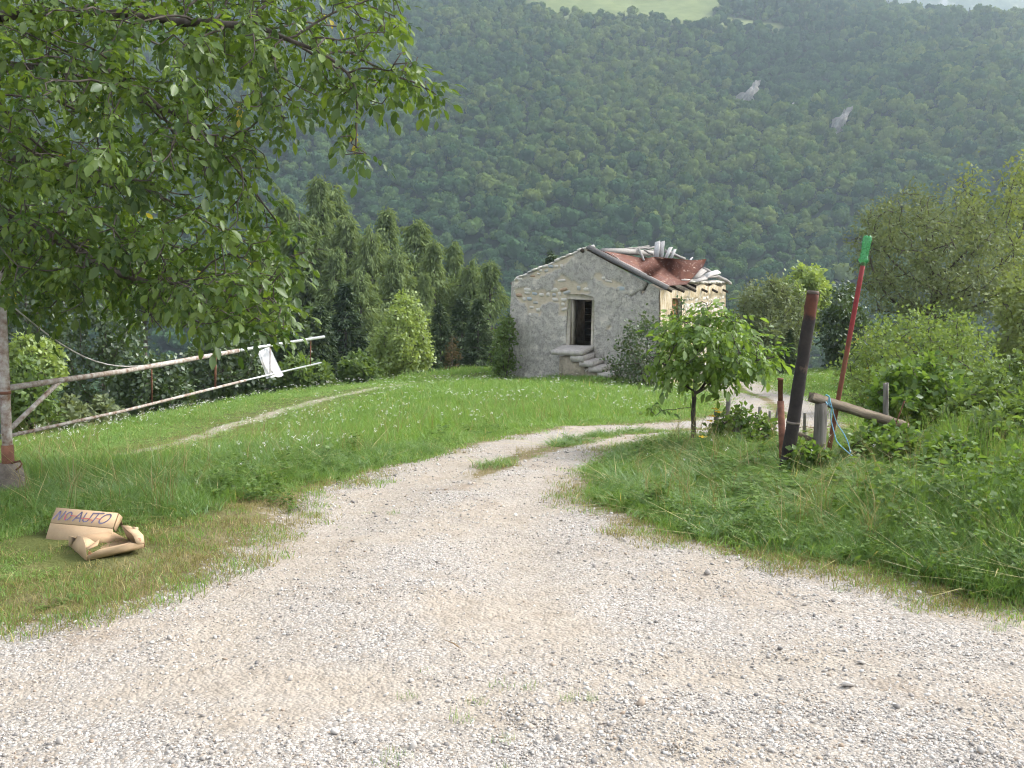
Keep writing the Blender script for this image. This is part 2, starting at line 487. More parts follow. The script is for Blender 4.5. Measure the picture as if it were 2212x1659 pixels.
# ------------------------------------------------------------------ the wooded hillside across the valley
CLEAR = [(10, 862), (60, 842), (114, 834), (167, 812), (216, 806), (220, 820), (170, 846), (196, 900), (184, 960), (16, 960)]
m_hill, nt, out = new_mat('forest_floor_and_pasture'); t = NT(nt)
p = t.pos()
floor_ = t.ramp(t.noise(p, .05, 5, .6), [(.3, (.018, .030, .012)), (.7, (.040, .055, .022))])
past = t.ramp(t.noise(p, .06, 5, .6), [(.3, (.12, .155, .055)), (.7, (.20, .23, .095))])
nt.links.new(t.bsdf(t.mix(t.attr('pasture'), floor_, past), 1.0, None, .05), out.inputs['Surface'])
def clear_sd(x, y): return poly_sd(x, y, CLEAR) + fbm(x, y, 1 / 22., 4.4, 3) * 6
hx, hy = np.linspace(-700, 900, 230), np.concatenate([np.linspace(190, 1040, 170), np.linspace(1060, 1500, 14)])
hill = link('hillside', grid_mesh('hillside', hx, hy, lambda X, Y: ground_z(X, Y), m_hill,
            {'pasture': lambda x, y: np.clip(clear_sd(x, y) / 5 + .5, 0, 1)}), kind='structure')

# distant rocky mountain beyond the ridge
m_mtn, nt, out = new_mat('distant_mountain_rock_and_wood'); t = NT(nt)
p = t.pos()
nt.links.new(t.bsdf(t.ramp(t.noise(p, .011, 7, .65), [(.42, (.035, .055, .03)), (.56, (.12, .14, .07)), (.64, (.42, .40, .37))]), 1.0, None, .05), out.inputs['Surface'])
mx_, my_ = np.linspace(100, 1900, 90), np.linspace(1560, 2700, 60)
def mtn_z(X, Y):
    r = 900 - np.abs(X - 900) * .20 + fbm(X, Y, 1 / 300., 9.0, 5) * 70
    return -60 + np.clip((Y - 1560) / 620, 0, 1) * (r + 60) - np.clip((Y - 2200) / 500, 0, 1) * 300 + fbm(X, Y, 1 / 60., 3.0, 3) * 16
link('mountain', grid_mesh('mountain', mx_, my_, mtn_z, m_mtn), kind='structure')

# ---- broadleaved crowns for the far wood
DIA = np.array([(0, 0, 0), (.5, .45, .06), (0, 1, 0), (-.5, .45, .06)])
DIF = np.array([(0, 1, 2), (0, 2, 3)])
def crown_cards(centers, radii, n, size, rs, flat=.9, shell=.55):
    """leaf clumps spread over several lobes, facing outwards"""
    k = rs.choice(len(centers), n, p=radii ** 2 / (radii ** 2).sum())
    d = rs.normal(size=(n, 3)); d /= np.linalg.norm(d, axis=1, keepdims=True)
    d[:, 2] = np.where(d[:, 2] < -.35, -d[:, 2] * .6, d[:, 2])
    r = radii[k] * (shell + (1.04 - shell) * rs.random(n) ** .5)
    P = centers[k] + d * r[:, None] * (1, 1, flat)
    nrm = d + rs.normal(0, .45, (n, 3))
    tang = np.cross(nrm, rs.normal(size=(n, 3)))
    tang /= np.linalg.norm(tang, axis=1, keepdims=True) + 1e-9
    M = frames(tang, nrm / np.linalg.norm(nrm, axis=1, keepdims=True))
    s = size * rs.uniform(.6, 1.3, n)
    M = M * s[:, None, None]
    return P - M[:, :, 1] * .5, M
def lobes(rs, n, rx, rz, zc, r0, r1):
    d = rs.normal(size=(n, 3)); d /= np.linalg.norm(d, axis=1, keepdims=True)
    d *= (rs.random(n) ** .4)[:, None]
    return d * (rx, rx, rz) * .62 + (0, 0, zc), rs.uniform(r0, r1, n)
m_fars = [mat_leaf('far_broadleaf_' + n_, a, b, trans=.12, gloss=0, hue_by_object=.55) for n_, a, b in (('deep', (.022, .058, .028), (.080, .145, .058)), ('plain', (.034, .076, .027), (.130, .200, .060)), ('yellowish', (.048, .090, .026), (.190, .240, .066)))]
m_farcon = mat_leaf('far_conifer_foliage', (.030, .060, .028), (.075, .105, .045), trans=.15, gloss=0)
far_protos = []
def ico(sub):
    import bmesh
    bm = bmesh.new(); bmesh.ops.create_icosphere(bm, subdivisions=sub, radius=1.0)
    V = np.array([v.co[:] for v in bm.verts]); F = np.array([[v.index for v in f.verts] for f in bm.faces]); bm.free()
    return V, F
IV3, IF3 = ico(3); IV2, IF2 = ico(2); IV1, IF1 = ico(1)
def lumpy(c, r, zc, V=IV3, shrink=.86):
    """a closed crown body wrapped round the lobes"""
    o = np.array((0, 0, zc)); best = np.full(len(V), .6)
    for ci, ri in zip(c, r):
        w = ci - o; b_ = V @ w; disc = b_ ** 2 - (w @ w - ri * ri)
        best = np.maximum(best, np.where(disc > 0, b_ + np.sqrt(np.maximum(disc, 0)), 0))
    return o + V * (best * shrink)[:, None]
for k in range(6):
    rs = np.random.default_rng(100 + k)
    c, r = lobes(rs, 11 + k % 3, 3.4, 3.0 + .5 * (k % 2), 5.2, 1.0, 1.9)
    P, M = crown_cards(c, r, 300, 1.05, rs, shell=.85)
    V, F, idn = stamp(DIA, DIF, M, P)
    V0 = lumpy(c, r, 5.2)
    far_protos.append(mesh_np(f'far_tree_{k}', np.vstack([V, V0]), None, np.vstack([F, IF3 + len(V)]), False,
        {'var': np.concatenate([rs.random(300)[idn], np.full(len(V0), .25)])}, [m_fars[k // 2]]))
for k in range(2):
    rs = np.random.default_rng(140 + k)
    n = 260; hgt = 14.0
    zz = rs.random(n) ** 1.4; ang = rs.random(n) * 6.283
    rad = (1 - zz) * 2.5 * (.55 + .45 * rs.random(n)) + .1
    P = np.stack([np.cos(ang) * rad, np.sin(ang) * rad, 1 + zz * (hgt - 1)], 1)
    d = np.stack([np.cos(ang), np.sin(ang), -.35 + 0 * ang], 1) + rs.normal(0, .25, (n, 3))
    M = frames(d, roll=rs.normal(0, .5, n)) * (rs.uniform(.8, 1.5, n) * (1.15 - .6 * zz))[:, None, None]
    V, F, idn = stamp(DIA, DIF, M, P - M[:, :, 1] * .5)
    far_protos.append(mesh_np(f'far_tree_{6 + k}', V, None, F, False, {'var': rs.random(n)[idn]}, [m_farcon]))

def far_hit(px, py):
    d = np.arange(420, 1000, 1.5); Q = np.array([at(px, py, k) for k in d])
    return Q[int(np.argmax(Q[:, 2] <= ground_z(Q[:, 0], Q[:, 1]) + 2.5))]
ROCKS = [far_hit(745, 100), far_hit(838, 126), far_hit(789, 110)]
def far_points():
    xs, ys = [], []
    step = 4.6
    gx, gy = np.meshgrid(np.arange(-420, 640, step), np.arange(330, 1045, step * .9))
    x = (gx + rng.uniform(-2.4, 2.4, gx.shape)).ravel(); y = (gy + rng.uniform(-2.4, 2.4, gy.shape)).ravel()
    u = x / y
    keep = (u > -.60) & (u < .60)
    x, y = x[keep], y[keep]
    keep = clear_sd(x, y) < -1
    for q in ROCKS:
        keep &= (abs(x - q[0]) > (6.5 if q is not ROCKS[2] else 3)) | (y < q[1] - (15 if q is not ROCKS[2] else 9)) | (y > q[1] + 5)
    keep &= rng.random(len(x)) < .93
    x, y = x[keep], y[keep]
    return x, y
fx, fy = far_points()
fz = ground_z(fx, fy)
n = len(fx)
con = (fbm(fx, fy, 1 / 90., 6.6, 3) + (fz - 200) / 300 + (fx - 150) / 900 > rng.uniform(.2, 2.6, n))
tone = np.clip(1.3 + fbm(fx, fy, 1 / 110., 14.0, 4) * 2.7 + rng.normal(0, .75, n) - (fx < -60) * .4, 0, 2.99).astype(int)
idx = np.where(con, rng.integers(6, 8, n), tone * 2 + rng.integers(0, 2, n))
sc = np.where(con, rng.uniform(.6, 1.0, n), np.clip(rng.lognormal(-.10, .38, n), .45, 1.8))
forest = scatter('forest', far_protos, np.stack([fx, fy, fz - .8], 1), np.stack([0 * fx, 0 * fx, rng.random(n) * 6.283], 1),
    np.stack([sc, sc, sc * rng.uniform(.8, 1.15, n)], 1), idx, [], 'stuff', 'dense hazy deciduous wood covering the slope across the valley', 'forest')
print('far trees', n)

# pale rock faces among the far trees
m_rock = mat_plain('pale_limestone', (.20, .19, .175), (.36, .345, .32), .35, .95, .6, .6, 0, .1)
def rock(name, c, w, h, label, seed):
    rs = np.random.default_rng(seed)
    gx, gy = np.meshgrid(np.linspace(-1, 1, 17), np.linspace(-1, 1, 15))
    e = np.clip(1 - (gx ** 2 + gy ** 2), 0, 1) ** .5
    X, Z = gx * w * (1 + .55 * fbm(gx, gy, 2, seed, 3)) + gy * w * .5, gy * h * (1 + .5 * fbm(gx, gy, 2.5, seed + 4, 2)) + gx * h * .6
    Y = -e * 6 - fbm(gx, gy, 3, seed + 1, 3) * 2.5
    V = np.stack([X, Y, Z], -1).reshape(-1, 3)
    i, j = np.meshgrid(np.arange(14), np.arange(16), indexing='ij')
    q = np.stack([i * 17 + j, i * 17 + j + 1, (i + 1) * 17 + j + 1, (i + 1) * 17 + j], -1).reshape(-1, 4)
    back = V.copy(); back[:, 1] = 6
    return link(name, mesh_np(name, np.vstack([V, back]), np.vstack([q, q[:, ::-1] + len(V)]), None, False, None, [m_rock]), None, label, 'rock', 'pale rock faces in the far wood', None, tuple(c))
rock('rock_face', ROCKS[0] + (0, -2, 0), 7, 8, 'largest pale limestone face bare among the hillside trees, highest of the three', 3)
rock('rock_face', ROCKS[2] + (0, -1, 0), 3, 3.5, 'smallest pale rock patch in the hillside wood, between the two larger faces', 7)
rock('rock_face', ROCKS[1] + (0, -2, 0), 5, 7.5, 'slanting pale limestone streak bare in the hillside wood, nearer the tall poplar', 5)

# ------------------------------------------------------------------ the ruined stone house
HA, HROT, HB = np.array((0.0, 39.5)), R(-33), -1.5
HU = np.array((math.cos(HROT), math.sin(HROT), 0.0)); HW = np.array((-math.sin(HROT), math.cos(HROT), 0.0))
HO = np.array((HA[0], HA[1], HB))
house = empty('ruined_house', HO, 'small derelict grey stone house with collapsing rusty roof at the meadow edge', 'house')
house.rotation_euler = (0, 0, HROT)
def to_house(p):
    d = np.asarray(p, float) - HO
    return np.array((d @ HU, d @ HW, d[2]))
def z1(x, y, d): return to_house(at((1500 + x * .4521) * 1024 / 3264, (700 + y * .4521) * 1024 / 3264, d))
def on_wall(px, py, axis_, val):
    """(along, up) of the point of a house wall seen at a pixel"""
    a, b = to_house(at(px, py, 10.0)), to_house(at(px, py, 60.0))
    k = (val - a[axis_]) / (b[axis_] - a[axis_])
    p_ = a + (b - a) * k
    return (p_[1 - axis_], p_[2])
def z2w(pts): return [on_wall((1550 + x * .2713) * 1024 / 3264, (750 + y * .2713) * 1024 / 3264, 1, 0.0) for x, y in pts]
def z3w(pts): return [on_wall((1950 + x * .2713) * 1024 / 3264, (750 + y * .2713) * 1024 / 3264, 0, W_) for x, y in pts]
W_, L_ = 6.45, 6.6
DOOR = (2.78, 3.70, 1.36, 3.14)
WIN = (1.08, 2.02, 2.15, 3.16)

def wall_mat(name, plaster, mortar, blot, streak=None, pale=None):
    m, nt, out = new_mat(name); t = NT(nt)
    c = t.coord('Object')
    big, mid, fin = t.noise(c, 1.1, 5, .6), t.noise(c, 5.5, 6, .7), t.noise(c, 26, 4, .7)
    pc = t.mix(t.ramp(big, [(.36, 0.0), (.64, 1.0)]), plaster[0], plaster[1])
    pc = t.mix(t.ramp(mid, [(.46, 0.0), (.62, .9)]), pc, blot)
    pc = t.mix(t.ramp(fin, [(.50, 0.0), (.66, .7)]), pc, (.10, .095, .09))
    if pale:
        pc = t.mix(t.ramp(t.noise(c, 2.3, 5, .7), [(.56, 0.0), (.66, .8)]), pc, pale)
    if streak:
        st = t.noise(t.coord('Object', (1, 2.2, .35)), 3.0, 4, .6)
        pc = t.mix(t.ramp(st, [(.46, 0.0), (.60, .7)]), pc, streak)
    mc = t.mix(t.ramp(mid, [(.35, 0.0), (.65, 1.0)]), mortar[0], mortar[1])
    col = t.mix(t.attr('plaster'), mc, pc)
    crk = t.attr('crack')
    col = t.mix(crk, col, (.03, .028, .025))
    hh = t.math('ADD', t.math('MULTIPLY', mid, .6), t.math('MULTIPLY', fin, .4))
    nt.links.new(t.bsdf(col, .95, t.bump(hh, .7, .03), .1), out.inputs['Surface'])
    return m
m_gable = wall_mat('weathered_grey_render', ((.43, .41, .37), (.54, .51, .45)), ((.46, .40, .30), (.58, .51, .40)), (.30, .285, .265), None, (.64, .60, .52))
m_side = wall_mat('ochre_lime_render', ((.50, .405, .26), (.58, .48, .32)), ((.40, .335, .235), (.52, .45, .325)), (.43, .33, .20), (.68, .63, .52))

def wall_field(name, mat, lo, hi, zlo, top, hole, exposed, cracks, place, seed, thick=.035, step=.05):
    """rendered wall face: a relief of plaster, bare masonry and cracks with a real opening"""
    ss = np.unique(np.round(np.concatenate([np.arange(lo, hi, step), [hi, hole[0], hole[1]]]), 4))
    zs = np.unique(np.round(np.concatenate([np.arange(zlo, 5.3, step), [hole[2], hole[3]]]), 4))
    S, Z = np.meshgrid(ss, zs)
    E = np.full(S.shape, -9.0)
    for pg in exposed: E = np.maximum(E, poly_sd(S, Z, pg))
    E = E + fbm(S, Z, 3.2, seed, 4) * .16
    ex = np.clip(E / .05 + .5, 0, 1)
    cr = np.zeros(S.shape)
    for pts, wd in cracks:
        cr = np.maximum(cr, (1 if wd > .03 else .55 if wd > .02 else .3) * np.clip(1.5 - (line_d(S + fbm(S, Z, 7, seed + 5, 2) * .05, Z + fbm(S, Z, 6, seed + 6, 2) * .05, pts)) / wd, 0, 1))
    D = thick * (1 - ex) + fbm(S, Z, 2.2, seed + 1, 3) * .022 + fbm(S, Z, 14, seed + 2, 2) * .007 - cr * .09
    T = top(S)
    Zc = np.minimum(Z, T)
    V = place(S, Zc, D).reshape(-1, 3)
    nx = len(ss)
    i, j = np.meshgrid(np.arange(len(zs) - 1), np.arange(nx - 1), indexing='ij')
    q = np.stack([i * nx + j, i * nx + j + 1, (i + 1) * nx + j + 1, (i + 1) * nx + j], -1)
    sc_, zc_ = (ss[:-1] + ss[1:]) / 2, (zs[:-1] + zs[1:]) / 2
    keep = (Z[:-1, :-1] < np.maximum(T[:-1, :-1], T[1:, 1:]))
    keep &= ~((sc_[None] > hole[0]) & (sc_[None] < hole[1]) & (zc_[:, None] > hole[2]) & (zc_[:, None] < hole[3]))
    return mesh_np(name, V, q[keep], None, False, {'plaster': 1 - ex.ravel(), 'crack': cr.ravel()}, [mat])

def gtop(s): return np.where(s < 3.31, 3.83 + (5.03 - 3.83) * s / 3.31, 5.03 - (5.03 - 3.50) * (s - 3.31) / 3.14)
lean = lambda s, z: s + (1 - s / W_) * (z - 3.8) * .06
exposed_g = [z2w([(350, 640), (470, 600), (620, 650), (780, 640), (800, 520), (880, 465), (980, 540), (1190, 590), (1215, 700), (990, 720), (985, 930), (870, 935), (850, 800), (640, 800), (640, 950), (500, 950), (480, 800), (350, 740)]),
             z2w([(350, 545), (700, 340), (1000, 200), (1020, 260), (860, 400), (620, 500), (450, 540)]),
             z2w([(1260, 450), (1400, 500), (1640, 610), (1620, 650), (1380, 560), (1250, 490)]),
             z2w([(1420, 1110), (1480, 1030), (1510, 1060), (1450, 1110)])]
cracks_g = [(z2w([(1843, 640), (1760, 680), (1690, 720), (1640, 690)]), .022), (z2w([(1600, 800), (1520, 900), (1480, 1030), (1400, 1180)]), .012),
            ([on_wall((1500 + x * .4521) * 1024 / 3264, (700 + y * .4521) * 1024 / 3264, 1, 0.0) for x, y in [(1250, 445), (1235, 480), (1212, 515)]], .045),
            (z2w([(1130, 190), (1120, 300), (1090, 420)]), .014), (z2w([(350, 690), (520, 670), (700, 690), (760, 640)]), .010)]
gable = link('gable_wall', wall_field('gable_wall', m_gable, 0, W_, -.4, gtop, DOOR, exposed_g, cracks_g,
    lambda s, z, d: np.stack([lean(s, z), -d, z], -1), 21.0), house)
def stop(y): return np.where(y < 3.4, 3.46, 3.70 + .05 * np.sin(y * 5))
exposed_s = [z3w([(840, 740), (1320, 690), (1310, 960), (1000, 1100), (840, 1000)]), z3w([(990, 520), (1330, 510), (1330, 590), (1000, 600)]), [(3.3, -.5), (6.7, -.5), (6.7, 2.2), (3.3, 2.4)]]
side = link('side_wall', wall_field('side_wall', m_side, 0, L_, -.4, stop, WIN, exposed_s, [], lambda y, z, d: np.stack([W_ + .003 + d + 0 * y, y, z], -1), 33.0), house)
mb = MB()                                                     # masonry behind the rendered faces, back and far side
TH = .34
m_mason = mat_plain('rubble_masonry', (.20, .175, .13), (.40, .35, .27), 5, .95, .6, .05, 0, .1)
mb.box((W_ / 2, L_ - TH / 2, 1.6), W_, TH, 4.4)
mb.box((.24 + TH / 2, L_ / 2, 1.65), TH, L_ - .1, 4.3)
for (a0, a1, b0, b1) in ((.3, DOOR[0], -.4, 3.7), (DOOR[1], W_ - .06, -.4, 3.44), (DOOR[0], DOOR[1], DOOR[3] + .02, 4.5), (DOOR[0], DOOR[1], -.4, DOOR[2] - .02), (1.5, DOOR[0], 3.7, 4.25), (DOOR[1], 5.0, 3.44, 4.1)):
    mb.box(((a0 + a1) / 2, .03 + TH / 2, (b0 + b1) / 2), a1 - a0, TH, b1 - b0)
for (a0, a1, b0, b1) in ((.1, WIN[0], -.4, 3.43), (WIN[1], L_ - .1, -.4, 3.43), (WIN[0], WIN[1], WIN[3] + .02, 3.43), (WIN[0], WIN[1], -.4, WIN[2] - .02)):
    mb.box((W_ - .03 - TH / 2, (a0 + a1) / 2, (b0 + b1) / 2), TH, a1 - a0, b1 - b0)
mb.box((W_ / 2, L_ / 2, -.1), W_ - 1, L_ - 1, .2)
link('masonry', mb.build('masonry', m_mason), house)
m_oldwood = mat_plain('dark_old_boards', (.035, .028, .022), (.09, .072, .055), 9, .9, .5, .01, 0, .15, (1, 8, 8))
m_greywood = mat_plain('weathered_grey_wood', (.20, .19, .18), (.42, .40, .38), 7, .9, .5, .008, 0, .15, (1, 6, 6))
m_palewood = mat_plain('bleached_planks', (.36, .355, .35), (.60, .59, .58), 6, .85, .4, .006, 0, .2, (6, 6, 1))
m_dkgrey = mat_plain('dark_grey_board', (.075, .072, .07), (.17, .165, .16), 8, .9, .5, .008, 0, .15, (1, 6, 6))
mb = MB()  # unseen board slab, added to block light from the open roof and darken the room
for k in range(11): mb.box((W_ / 2, .75 + k * .5, 3.38 + random.uniform(-.02, .02)), W_ - 1.1, .47, .04)
link('room_shade_slab', mb.build('room_shade_slab', m_oldwood), house)
for k in range(6):
    link('plank', MB().box((3.4, 1.9 + .004 * k, 1.55 + k * .27), 2.2, .04, .25, None, .006).build('plank', m_oldwood), house)   # board partition inside the doorway
# door surround, lintel, window boards
m_lime = mat_plain('pale_lime_surround', (.34, .31, .25), (.50, .46, .38), 6, .95, .5, .02, 0, .1)
def quad_slab(name, pts, th, mat, par):
    """prism from a (along, up) outline standing proud of the gable"""
    n_ = len(pts)
    V = [(lean(a, b), -th, b) for a, b in pts] + [(lean(a, b), .05, b) for a, b in pts]
    q = [(i, (i + 1) % n_, n_ + (i + 1) % n_, n_ + i) for i in range(n_)]
    f = [(0, i, i + 1) for i in range(1, n_ - 1)] + [(n_, n_ + i + 1, n_ + i) for i in range(1, n_ - 1)]
    return link(name, mesh_np(name, V, q, f, False, None, [mat]), par)
fr = quad_slab('lintel', [(2.60, 3.13), (3.80, 3.10), (3.74, 3.22), (3.3, 3.32), (2.58, 3.33)], .062, m_lime, house)
quad_slab('door_jamb', [(2.62, 1.34), (2.79, 1.34), (2.785, 3.128), (2.64, 3.128), (2.66, 2.2)], .056, m_lime, house)
quad_slab('door_jamb', [(3.695, 1.34), (3.79, 1.34), (3.80, 3.095), (3.695, 3.095)], .054, m_lime, house)
link('reveal', MB().box((DOOR[0] + .012, .18, 2.25), .02, .36, 1.77, None, .004).build('reveal', m_lime), house)
win = link('window', MB().box((W_ - .18, (WIN[0] + WIN[1]) / 2, 2.64), .03, .95, 1.0).build('window', mat_plain('brown_boarding', (.20, .10, .045), (.36, .20, .09), 5, .8, .4, .01, 0, .2, (1, 7, 1))), house)
for k in range(5):
    link('board', MB().box((W_ - .15, WIN[0] + .1 + k * .185, 2.64), .03, .165, 1.0, None, .004).build('board', win.data.materials[0]), win)
# exposed stones: each a part of the wall it sits in
m_stones = [mat_plain('wall_stone_' + n_, a, b, 6, .95, .5, .02, 0, .1) for n_, a, b in (('cream', (.50, .47, .41), (.68, .65, .59)), ('grey', (.32, .32, .31), (.52, .52, .50)), ('bluish', (.30, .34, .36), (.46, .51, .53)), ('rust', (.34, .24, .16), (.48, .36, .25)))]
stone_me = []
for k in range(12):
    rs = np.random.default_rng(400 + k)
    V = IV1 * (1 + rs.normal(0, .11, (len(IV1), 1)))
    V = np.sign(V) * np.abs(V) ** .55
    stone_me.append(mesh_np('stone', V, None, IF1, False, None, [m_stones[(0, 0, 0, 1, 1, 2, 0, 3, 1, 0, 0, 1)[k]]]))
def stone(parent, loc, size, rot=(0, 0, 0), k=None):
    o = link('stone', stone_me[rng.integers(0, 12) if k is None else k], parent, loc=loc)
    o.scale = size; o.rotation_euler = rot
    return o
def in_any(a, b, polys): return max(float(poly_sd(np.array([a]), np.array([b]), p_)[0]) for p_ in polys)
zrow = 1.2
while zrow < 5.0:                                             # rubble courses in the bare patches of the gable
    s, hgt = .05 + rng.random() * .2, rng.uniform(.12, .24)
    while s < W_ - .1:
        wd = rng.uniform(.16, .50)
        c_ = s + wd / 2
        if in_any(c_, zrow, exposed_g) > .03 and zrow < gtop(np.array(c_)) - .06 and not (DOOR[0] - .2 < c_ < DOOR[1] + .15 and zrow < 3.36) and rng.random() < .86:
            stone(gable, (float(lean(c_, zrow)), .035, zrow + rng.normal(0, .03)), (wd * .5 * rng.uniform(.75, 1.05), .08, hgt * .5 * rng.uniform(.7, 1.1)), (0, rng.normal(0, .16), 0))
        s += wd + .02
    zrow += hgt + .015
zrow = -.2
while zrow < 3.65:
    y, hgt = .1 + rng.random() * .2, rng.uniform(.13, .28)
    while y < L_ - .1:
        wd = rng.uniform(.14, .48)
        c_ = y + wd / 2
        if in_any(c_, zrow, exposed_s) > .03 and zrow < stop(np.array(c_)) - .05 and not (WIN[0] - .15 < c_ < WIN[1] + .15 and WIN[2] - .1 < zrow < WIN[3] + .1):
            stone(side, (W_ - .02, c_, zrow + rng.normal(0, .035)), (.05, wd * .5 * rng.uniform(.8, 1.05), hgt * .5 * rng.uniform(.75, 1.15)), (rng.normal(0, .22), 0, 0), (0, 1, 2, 9, 10)[rng.integers(0, 5)])
        y += wd + .02
    zrow += hgt + .015
s = .02
while s < 3.15:                                               # flat coping stones up the left verge
    wd = rng.uniform(.18, .36)
    z_ = 3.83 + (5.03 - 3.83) * (s + wd / 2) / 3.31
    for r_ in range(2):
        stone(gable, (float(lean(s + wd / 2, z_)) + .02, .12 + r_ * .3, z_ + .045 + rng.uniform(-.01, .05)), (wd * .55, .17, rng.uniform(.055, .10)), (0, -.34 + rng.normal(0, .1), rng.normal(0, .2)), (0, 1, 2, 9, 10, 3)[rng.integers(0, 6)])
    s += wd * .9
y = 3.0
while y < L_:
    wd = rng.uniform(.2, .4)
    for r_ in range(2):
        stone(side, (W_ - .1 - r_ * .2, y + wd / 2, 3.78 + r_ * .05 + rng.uniform(0, .05)), (.18, wd * .52, rng.uniform(.05, .08)), (rng.normal(0, .08), 0, 0), (0, 1, 2, 9, 10)[rng.integers(0, 5)])
    y += wd
# broken left corner of the gable: quoins
for k in range(17):
    z_ = -.1 + k * .235
    stone(gable, (float(lean(0.0, z_)) + .1, .2, z_), (.13 + rng.uniform(-.02, .03), .22, .12), (0, rng.normal(0, .06), 0), (3, 4, 8, 1, 0)[rng.integers(0, 5)])
# doorstep and stairs
m_step = mat_plain('worn_concrete_steps', (.34, .31, .28), (.54, .50, .46), 7, .95, .5, .02, 0, .1)
def block(name, s0, s1, y0, y1, ztop, h, par, tilt=0.0):
    nx, ny = 9, 7
    gx, gy = np.meshgrid(np.linspace(s0, s1, nx), np.linspace(y0, y1, ny))
    zt = ztop + tilt * (gy - y1) + fbm(gx, gy, 4, s0, 3) * .014
    T = np.stack([gx + fbm(gx, gy, 3, 1 + s0, 2) * .02 * ((gy < y0 + .2)), gy + fbm(gx, gy, 3, 4 + s0, 2) * .025 * (gy < y0 + .2), zt], -1).reshape(-1, 3)
    B = T.copy(); B[:, 2] -= h
    i, j = np.meshgrid(np.arange(ny - 1), np.arange(nx - 1), indexing='ij')
    q = np.stack([i * nx + j, i * nx + j + 1, (i + 1) * nx + j + 1, (i + 1) * nx + j], -1).reshape(-1, 4)
    n_ = nx * ny
    ring = list(range(nx)) + [k * nx + nx - 1 for k in range(1, ny)] + [n_ - 2 - k for k in range(nx - 1)] + [(ny - 2 - k) * nx for k in range(ny - 2)]
    sd = [(ring[k], ring[k] + n_, ring[(k + 1) % len(ring)] + n_, ring[(k + 1) % len(ring)]) for k in range(len(ring))]
    return link(name, mesh_np(name, np.vstack([T, B]), np.vstack([q, q[:, ::-1] + n_, sd]), None, False, None, [m_step]), par)
stairs = block('landing', 2.42, 3.78, -1.0, -.06, 1.36, .16, house, .20)
for k in range(4):
    block('step', 3.28 + .37 * k, 3.85 + .37 * k, -1.0 + .02 * k, -.08, 1.10 - .205 * k, .20 if k else .24, house, .10)
link('stair_base', MB().box((3.25, -.5, .35), 1.1, .75, 1.25, None, .03).box((4.0, -.5, .1), .8, .7, .9, None, .03).build('stair_base', m_mason), house)
# roof remains
def log(name, a, b, r0, r1, mat, par, n=9):
    a, b = np.asarray(a), np.asarray(b)
    k = np.linspace(0, 1, 7)[:, None]
    pts = a + (b - a) * k + rng.normal(0, r0 * .18, (7, 3))
    return link(name, MB().tube(pts, np.linspace(r0, r1, 7), n).build(name, mat, True), par)
def board(name, a, b, wide, thick, mat, par, side_=(0, 0, 1.0)):
    a, b = np.asarray(a, float), np.asarray(b, float)
    d = b - a; ln = np.linalg.norm(d); d /= ln
    s_ = np.cross(d, side_); s_ /= np.linalg.norm(s_); n_ = np.cross(s_, d)
    M = np.stack([d, s_, n_], 1)
    return link(name, MB().box((a + b) / 2, ln, wide, thick, M, .004).build(name, mat), par)
roof = link('roof', MB().tube([z1(930, 222, 38.0), z1(1060, 224, 39.2), z1(1290, 238, 41.2)], (.11, .125, .115), 10).build('roof', m_greywood, True), house)   # the ridge log carries the rest
board('fascia', z1(826, 190, 37.6), z1(1388, 484, 35.6), .20, .05, m_dkgrey, roof, (-.5, -.5, 1))
board('fascia', z1(845, 186, 37.9), z1(1395, 470, 35.9), .10, .05, m_greywood, roof)
for k in range(6):
    f = .06 + k * .18
    log('rafter', np.array((3.35, .5 + k * 1.15, 4.93)), np.array((6.72, .5 + k * 1.15, 3.42)), .06, .05, m_oldwood, roof)
for (x0, y0, x1, y1, d0, d1, r_) in ((1640, 345, 1838, 448, 40.5, 41.6, .085), (1370, 222, 1510, 276, 41.2, 41.4, .07), (1185, 205, 1225, 290, 40.0, 39.6, .055), (1010, 214, 1140, 200, 39.6, 40.6, .03), (1100, 208, 1260, 186, 40.4, 41.2, .03), (1150, 210, 1300, 190, 40.6, 41.4, .04), (1225, 215, 1285, 246, 40, 40.2, .045), (1180, 190, 1290, 215, 40.9, 41.2, .028), (285, 448, 330, 475, 40.2, 39.7, .05), (785, 215, 850, 240, 37.6, 38.4, .08)):
    log('roof_pole', z1(x0, y0, d0), z1(x1, y1, d1), r_, r_ * .85, m_greywood if r_ < .09 and x0 > 900 else m_oldwood, roof)
for (x0, y0, x1, y1, d0, w_) in ((1308, 262, 1318, 155, 40.2, .26), (1342, 262, 1354, 154, 40.25, .22), (1372, 268, 1412, 196, 40.5, .19), (1408, 272, 1442, 210, 40.6, .15), (1538, 288, 1560, 268, 41, .12)):
    a, b = z1(x0, y0 + 14, d0 - .2), z1(x1, y1, d0 + .1)
    board('plank', a, b, w_, .03, m_palewood, roof, (-.3, -1, .1))
for (x0, y0, x1, y1, d0, w_, mt) in ((1650, 396, 1752, 366, 40.0, .22, m_palewood), (1572, 436, 1662, 412, 38.7, .16, m_greywood), (1600, 425, 1700, 385, 39.6, .2, m_greywood), (1640, 410, 1735, 392, 40.3, .16, m_greywood), (1560, 420, 1640, 350, 39.6, .35, m_greywood)):
    board('plank', z1(x0, y0, d0), z1(x1, y1, d0 + .7), w_, .035, mt, roof, (.4, -.8, .6))
